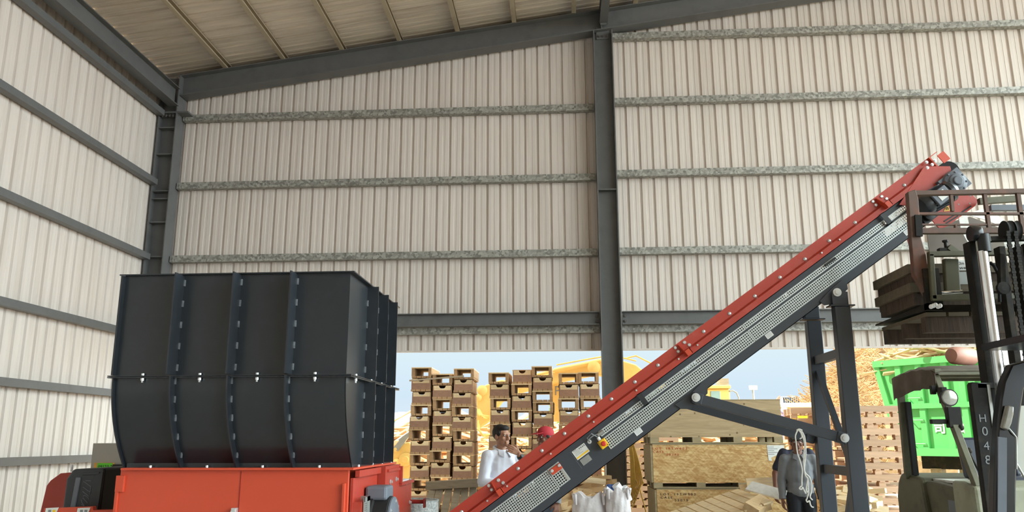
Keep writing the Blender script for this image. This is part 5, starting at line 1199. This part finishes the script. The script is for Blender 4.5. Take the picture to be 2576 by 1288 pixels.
# heaps of waste timber
def timber_heap(name, x0, x1, y0, y1, h, n, mm, label, seed, L=(.8, 2.2), prof=None, stick=False):
    r = random.Random(seed); m = MB(); nx2, ny2 = 26, 10
    def hz(u, v): return h*(prof(u) if prof else math.sin(math.pi*min(1, max(0, u)))**.5)*min(1, .35+v*1.3)*(1 if v < .8 else max(.0, (1-v)/.2))
    for i in range(nx2+1):
        for j in range(ny2+1):
            u, v = i/nx2, j/ny2; m.v.append(Vector((x0+(x1-x0)*u, y0+(y1-y0)*v, max(-.02, hz(u, v)-.15))))
    m.f += [[i*(ny2+1)+j, (i+1)*(ny2+1)+j, (i+1)*(ny2+1)+j+1, i*(ny2+1)+j+1] for i in range(nx2) for j in range(ny2)]
    for k in range(n):
        u, v = r.random(), r.random()**1.4*.85; z = hz(u, v)*r.uniform(.9, 1.0) if not stick else hz(u, v)+r.uniform(-.15, .18); z = max(.05, z*r.choice((1, 1, .75)))
        c = Vector((x0+(x1-x0)*u, y0+(y1-y0)*v-.05, z)); a = r.uniform(-1.2, 1.2); d = Vector((math.cos(a), .5*math.sin(a)*r.uniform(-1, 1), math.sin(a)*(.8 if stick else .28))).normalized(); l = r.uniform(*L)/2
        if stick: m.bar(c-d*l, c+d*l, r.uniform(.012, .03), r.uniform(.012, .03), Vector((r.random(), r.random(), 1)))
        else: m.bar(c-d*l, c+d*l, r.uniform(.06, .16), r.uniform(.03, .07), Vector((r.uniform(-.5, .5), -.6, 1)))
    return tag(m.build(name, mm), label, 'heap', None, 'stuff')
xa, xb_ = at(960, 1100, 25).x, at(1560, 1100, 26).x
timber_heap('timber_heap', xa-1, xb_, 23.3, 26.7, 2.25, 1500, 'lumber', 'long heap of orange waste timber lying in the sun behind the pallet stacks', 11, prof=lambda u: .82+.18*math.sin(u*17)*math.sin(u*5))
xa, xb_ = at(1560, 1100, 18).x, at(2060, 1100, 18).x
timber_heap('timber_heap', xa, xb_, 17.6, 19.5, 1.75, 500, 'lumber', 'heap of reddish waste timber behind the shipping crates', 12)
xa, xb_ = at(2072, 1100, 30).x, at(2600, 1100, 30).x
timber_heap('brush_heap', xa, xb_, 28.5, 36, 5.0, 5200, 'brush', 'tall heap of dry twigs and brush left of and behind the green container', 13, L=(.4, 1.6), prof=lambda u: min(.5, .12+u*14) if u < .03 else min(1, .5+(u-.03)*1.5), stick=True)
# green container
PL, PR = at(2203, 922, 19.0), at(2640, 880, 16.3); zt, zb_ = 3.30, 1.24
PL.z = PR.z = zt; e = (PR-PL); e.z = 0; Lc = e.length; e.normalize(); nf = Vector((e.y, -e.x, 0)); nf = nf if nf.y < 0 else -nf
gc_ = thing('waste_container', (PL+PR)/2-nf*1.2-Z*zt, 'big bright green steel waste container with white painted characters', 'container')
def g(u, z, o=0): p = PL+e*u+nf*o; p.z = z; return p
sl_ = .42
m = MB().prism([g(sl_, zb_), g(0, zt), g(Lc, zt), g(Lc, zb_)], nf*-.05); m.prism([g(sl_, zb_), g(sl_, zb_, -2.3), g(0, zt, -2.3), g(0, zt)], e*.05); m.prism([g(sl_, zb_, -2.3), g(0, zt, -2.3), g(Lc, zt, -2.3), g(Lc, zb_, -2.3)], nf*.05); m.prism([g(sl_, zb_), g(Lc, zb_), g(Lc, zb_, -2.3), g(sl_, zb_, -2.3)], Z*.05)
tb = m.build('tub', 'green', gc_)
m = MB().bar(g(-.02, zt-.06, .05), g(Lc, zt-.06, .05), .12, .14); m.bar(g(.2, 2.28, .05), g(Lc, 2.28, .05), .10, .11); m.bar(g(sl_-.02, zb_+.07, .05), g(Lc, zb_+.07, .05), .12, .16)
m.build('horizontal_rails', 'green', tb)
for k, px in enumerate((2216, 2268, 2318, 2382, 2424, 2450, 2488, 2526)):
    u = (at(px, 1040, 19-(px-2203)*2.7/437).x-PL.x)/e.x; lean = sl_*.9 if k == 0 else 0
    MB().prism([g(u+lean, zb_+.1, 0), g(u, zt-.1, 0), g(u+.13, zt-.1, 0), g(u+.13+lean, zb_+.1, 0)], nf*.075).build('upright_rib', 'green', tb, bevel=.01)
ul = (at(2290, 1040, 18.5).x-PL.x)/e.x
for z in (2.45, 1.98, 1.48): MB().tube([g(ul, z, .02), g(ul+.03, z, .10), g(ul+.30, z, .10), g(ul+.33, z, .02)], .012, 6).build('ladder_rung', 'green', tb)
for ch, px in (('司', 2353), ('公', 2403)):
    u = (at(px, 1090, 19-(px-2203)*2.7/437).x-PL.x)/e.x; o_ = g(u, 1.72, .012); text_part('painted_character', ch, 'white', tb, o_, e, Z, .26, .006, bold=.008)
m = MB().bar(g(.6, zb_-.15, -.5), g(Lc, zb_-.15, -.5), .16, .28).bar(g(.6, zb_-.15, -1.8), g(Lc, zb_-.15, -1.8), .16, .28); m.build('skid_rails', 'mast_dark', gc_)
for u in (.9, 2.0, 3.4):
    for o_ in (-.5, -1.8): MB().bar(g(u, 0, o_), g(u, zb_-.28, o_), .22, .22, e).build('support_post', 'weathered_wood', gc_)
m = MB(); r = random.Random(21)
for k in range(260):
    c = g(r.uniform(.5, Lc), zt-.25+r.random()**1.5*.75, -r.uniform(.15, 2.1)); d = (e*r.uniform(.4, 1)+nf*r.uniform(-.6, .6)+Z*r.uniform(-.28, .28)).normalized(); l = r.uniform(.3, 1.1); m.bar(c-d*l, c+d*l, r.uniform(.06, .16), r.uniform(.02, .05), Vector((r.uniform(-.5, .5), r.uniform(-.5, .5), 1)))
for k in range(10): m.bar(g(.2+k*.5, zb_+.1, -1.1), g(.2+k*.5, zt-.2, -1.1), .4, 1.9, nf)
tag(m.build('plank_load', 'pine_pale'), 'pale broken planks heaped over the top of the green container', 'planks', None, 'stuff')
# bag and sheet at the right edge
q = at(2520, 884, 15); t = thing('bulk_bag', (at(2530, 900, 13.9).x, 13.0, 0), 'grey-white bulk bag full of scraps behind the raised mast', 'bag')
a, b = at(2512, 882, 13.0), at(2566, 882, 13.0)
m = MB().ext((a.x-.05, 12.9, 0), (b.x+.05, 13.4, a.z)); m.build('body', 'bag_white', t, bevel=.06, seg=3)
m = MB()
for k in range(6): m.bar((a.x+.03+k*.05, 13.1, a.z-.1), (a.x-.02+k*.08, 13.2, a.z+.10), .03, .02, Y)
m.ball((a.x+.18, 13.1, a.z), (.13, .12, .08)); m.build('scraps', 'pine_pale', t)
a = at(2552, 1185, 9.6); solo(MB().ext((a.x, 9.6, .0), (a.x+1.2, 9.66, at(2552, 1020, 9.6).z)), 'steel_sheet', 'cabinet_grey', 'off-white steel sheet standing behind the dark guard pillar', 'sheet')

# ------------------------------------------------------------------ people
def fused(mb, name, m, parent, voxel=.008, smooth=3):
    """melts overlapping limbs into one continuous skin"""
    o = mb.build(name, m); o.modifiers.new('r', 'REMESH').mode = 'VOXEL'; o.modifiers['r'].voxel_size = voxel
    s = o.modifiers.new('s', 'SMOOTH'); s.factor = .5; s.iterations = smooth
    dg = bpy.context.evaluated_depsgraph_get(); me = bpy.data.meshes.new_from_object(o.evaluated_get(dg)); bpy.data.objects.remove(o)
    me.materials.clear(); me.materials.append(M[m]); me.shade_smooth()
    ob = bpy.data.objects.new(name, me); COL.objects.link(ob); ob.parent = parent; OFF[ob.name] = Vector(); return ob
def cap(mb, a, b, ra, rb):
    a, b = Vector(a), Vector(b); mb.ball(a, ra, 12, 8); mb.ball(b, rb, 12, 8); return mb.tube([a, b], [ra, rb], 12)
def chain(mb, pts, rs):
    for i in range(len(pts)-1): cap(mb, pts[i], pts[i+1], rs[i], rs[i+1])
    return mb
def hand(mb, wrist, d, side, inward, curl=.5):
    """palm, four bent fingers and a thumb; d points along the hand, side towards the thumb, inward is where the palm faces"""
    w_, d, s, n = Vector(wrist), Vector(d).normalized(), Vector(side).normalized(), Vector(inward).normalized()
    for t in (-.028, -.010, .010, .028): cap(mb, w_+d*.012+s*t*.6, w_+d*.082+s*t, .015, .0125)
    for t, L in ((.033, .066), (.011, .076), (-.012, .070), (-.034, .054)):
        b = w_+d*.088+s*t; k1 = b+(d*(1-curl*.4)+n*curl*.5).normalized()*L*.5; k2 = k1+(d*(1-curl*.9)+n*curl).normalized()*L*.3; k3 = k2+(d*(1-curl*1.3)+n*curl*1.3).normalized()*L*.25; chain(mb, [b, k1, k2, k3], [.0100, .0090, .0082, .0074])
    b = w_+d*.028+s*.030; k1 = b+(d*.6+s*.75+n*.25).normalized()*.038; k2 = k1+(d*.95+s*.15+n*.45).normalized()*.030; chain(mb, [b, k1, k2], [.014, .0115, .009])
def person(label, px, Yp, yaw, H_, skin, shirt, legs, sleeves='long', cap_m=None, pose=None, hair=True, turn=0.0, shoes='black', collar=True, bare=.88):
    x = at(px, 1100, Yp).x; t = thing('person', (0, 0, 0), label, 'person'); k = H_/1.70
    J = dict(pel=(0, 0, .93), wai=(0, .005, 1.06), che=(0, .0, 1.26), nek=(0, .015, 1.43), hea=(0, -.005, 1.585), hl=(.09, 0, .90), hr=(-.09, 0, .90), kl=(.105, -.015, .49), kr=(-.105, -.015, .49), al=(.11, .03, .085), ar=(-.11, .03, .085),
             sl=(.175, .01, 1.385), sr=(-.175, .01, 1.385), el=(.235, .03, 1.11), er=(-.235, .03, 1.11), wl=(.245, -.03, .87), wr=(-.245, -.03, .87),
             hdl=(0, -.15, -1), hdr=(0, -.15, -1), hsl=(-.2, -1, 0), hsr=(.2, -1, 0), hnl=(-1, .1, 0), hnr=(1, .1, 0))
    J.update(pose or {}); J = {q: Vector(v) for q, v in J.items()}
    rot = Matrix.Rotation(turn, 3, 'Z'); hc = J['hea']
    def hd(v): return hc+rot @ Vector(v)
    b = MB()
    b.ball(J['pel'], (.155, .105, .11)).ball(J['wai'], (.135, .092, .12)).ball(J['che'], (.165, .105, .165)); chain(b, [J['sl']+Vector((-.03, 0, -.022)), J['nek']+Vector((0, -.005, -.06)), J['sr']+Vector((.03, 0, -.022))], [.06, .065, .06])
    chain(b, [J['nek']+Vector((0, 0, -.04)), J['nek']+Vector((0, -.005, .03)), hc+Vector((0, .01, -.05))], [.062, .054, .054])
    b.ball(hc+Vector((0, .012, .02)), (.076, .095, .098), 18, 12, rot).ball(hd((0, -.018, -.045)), (.060, .070, .072), 16, 10, rot)
    chain(b, [hd((0, -.075, -.098)), hd((0, -.062, -.085))], [.022, .03])
    chain(b, [hd((0, -.088, .012)), hd((0, -.105, -.030))], [.011, .015]); b.ball(hd((.013, -.098, -.034)), .011, 8, 6).ball(hd((-.013, -.098, -.034)), .011, 8, 6)
    chain(b, [hd((.045, -.074, .026)), hd((-.045, -.074, .026))], [.013, .013]); chain(b, [hd((.022, -.086, -.064)), hd((-.022, -.086, -.064))], [.009, .009]); chain(b, [hd((.018, -.084, -.076)), hd((-.018, -.084, -.076))], [.009, .009])
    for s in (-1, 1): b.ball(hd((s*.079, .012, -.012)), (.012, .022, .034), 10, 8, rot).ball(hd((s*.042, -.062, -.025)), (.024, .02, .022), 10, 8, rot)
    for s in ('l', 'r'):
        chain(b, [J['s'+s]+Vector((0, 0, -.03)), J['e'+s], J['w'+s]], [.054, .041, .028]); chain(b, [J['h'+s], J['k'+s], J['a'+s]], [.085, .056, .042]); cap(b, J['a'+s]+Vector((0, .02, -.03)), J['a'+s]+Vector((0, -.13, -.05)), .042, .034)
        hand(b, J['w'+s], J['hd'+s], J['hs'+s], J['hn'+s])
    body = fused(b, 'body', skin, t, .0045, 9)
    c = MB(); c.ball(J['wai'], (.155, .115, .15)).ball(J['che'], (.182, .122, .175)).ball(J['pel']+Vector((0, 0, .03)), (.176, .128, .13)).ball((0, 0, 1.17), (.176, .126, .20)).ball((0, 0, 1.02), (.172, .124, .13)); chain(c, [J['sl']+Vector((-.02, 0, -.022)), J['nek']+Vector((0, -.005, -.052)), J['sr']+Vector((.02, 0, -.022))], [.070, .076, .070])
    for s in ('l', 'r'):
        if sleeves == 'long': chain(c, [J['s'+s]+Vector((0, 0, -.015)), J['e'+s], J['e'+s].lerp(J['w'+s], bare if s == 'l' else .88)], [.072, .058, .046]); 
        else: chain(c, [J['s'+s], J['s'+s].lerp(J['e'+s], .72)], [.076, .070])
    # soft folds
    sh_ = fused(c, 'shirt', shirt, t, .010, 4)
    for v in sh_.data.vertices:
        p = v.co; v.co = p+v.normal*(.006*noise.noise(Vector((p.x*9+px, p.y*9, p.z*4+p.x*7)))+.004*noise.noise(Vector((p.x*22, p.y*22+px, p.z*13))))
    if collar:
        c = MB(); n = J['nek']
        n = n+Vector((0, 0, .022)); c.tube([n+Vector((.072*math.sin(q), .002-.078*math.cos(q), -.008-.030*math.cos(q))) for q in [math.pi*(.14+1.72*i/20) for i in range(21)]], [.010]+[.017]*19+[.010], 8)
        for s in (-1, 1): c.prism([n+Vector((s*.022, -.080, -.036)), n+Vector((s*.070, -.040, -.018)), n+Vector((s*.088, -.092, -.074)), n+Vector((s*.044, -.124, -.100))], (0, -.010, .008))
        c.build('collar', shirt, t, smooth=True)
    if sleeves == 'long':
        for s in ('l', 'r'):
            d = (J['w'+s]-J['e'+s]).normalized(); p = J['e'+s].lerp(J['w'+s], bare if s == 'l' else .88); MB().tube([p-d*.01, p+d*.035], .045, 14).build('cuff', shirt, t, smooth=True)
    c = MB(); c.ball(J['pel']+Vector((0, 0, -.01)), (.166, .118, .10))
    for s in ('l', 'r'): chain(c, [J['h'+s], J['k'+s], J['a'+s]+Vector((0, 0, .02))], [.102, .076, .064])
    fused(c, 'trousers', legs, t, .010, 3)
    for s in ('l', 'r'): MB().ball(J['a'+s]+Vector((0, -.05, -.045)), (.05, .135, .042), 16, 10).build('shoe', shoes, t, smooth=True)
    for s in (-1, 1):
        ey = MB().ball(hd((s*.031, -.078, .006)), (.013, .008, .009), 10, 8).build('eye', 'eye_white', t, smooth=True); MB().ball(hd((s*.031, -.085, .006)), .0055, 8, 6).build('pupil', 'eye_dark', ey, smooth=True)
    if hair:
        c = MB()
        if cap_m: c.ball(hd((0, .034, .012)), (.081, .082, .075), 20, 14, rot)
        else: c.ball(hd((0, .030, .038)), (.084, .095, .094), 20, 14, rot).ball(hd((0, -.035, .085)), (.066, .055, .034), 14, 10, rot)
        for s in (-1, 1): c.ball(hd((s*.070, -.01, .03)), (.014, .03, .035), 10, 8, rot)
        fused(c, 'hair', 'hair', t, .007, 2)
    if cap_m:
        c = MB().ball(hd((0, .008, .055)), (.090, .108, .080), 22, 14, rot); cp_ = c.build('cap', cap_m, t, smooth=True)
        MB().prism([hd((.07, -.075, .052)), hd((.06, -.16, .036)), hd((0, -.185, .036)), hd((-.06, -.16, .036)), hd((-.07, -.075, .052))], (0, 0, .008)).build('brim', cap_m, cp_, bevel=.003)
    t.location = (x, Yp, 0); t.rotation_euler = (0, 0, yaw); t.scale = (k, k, k)
    return t, J
person('person in a grey long-sleeved polo shirt standing with arms down behind the hanging rope', 2004, 11.0, R(-4), 1.66, 'skin_brown', 'shirt_grey', 'trousers_dark', 'long', 'cap_dark', hair=True, turn=R(-10))
person('person in a navy short-sleeved shirt standing half hidden behind the person in grey', 2000, 11.75, R(6), 1.71, 'skin_brown', 'shirt_navy', 'trousers_dark', 'short', 'cap_dark', pose=dict(el=(.29, .03, 1.12), er=(-.31, .02, 1.13), wr=(-.335, -.02, .88), wl=(.30, -.02, .88)), collar=False)
wt_, J = person('person in a white shirt with a hand at the chin, standing behind the conveyor', 1262, 9.5, R(38), 1.755, 'skin_tan', 'shirt_white', 'trousers_dark', 'long', None,
       pose=dict(el=(.25, -.16, 1.10), wl=(.088, -.21, 1.40), hdl=(-.88, .10, .42), hsl=(.25, -.25, .95), hnl=(-.25, .95, .15), er=(-.25, .0, 1.10), wr=(-.08, -.22, 1.05), hdr=(1, -.15, .05), hsr=(0, -.3, 1), hnr=(0, 1, 0)), turn=R(12), bare=.45)
_d = (J['wl']-J['el']).normalized(); _p = J['wl']-_d*.045
MB().tube([_p-_d*.013, _p+_d*.013], .037, 18).lathe([(.017, 0), (.017, .008)], _p+Vector((.0, -.036, .012)), (0, -1, .3), 16).build('wristwatch', 'black', wt_, smooth=True)
person('person in a red cap and jeans behind the conveyor, facing the person in white', 1372, 9.9, R(-52), 1.735, 'skin_brown', 'shirt_grey', 'jeans', 'long', 'cap_red', collar=False)
bpy.context.view_layer.update()
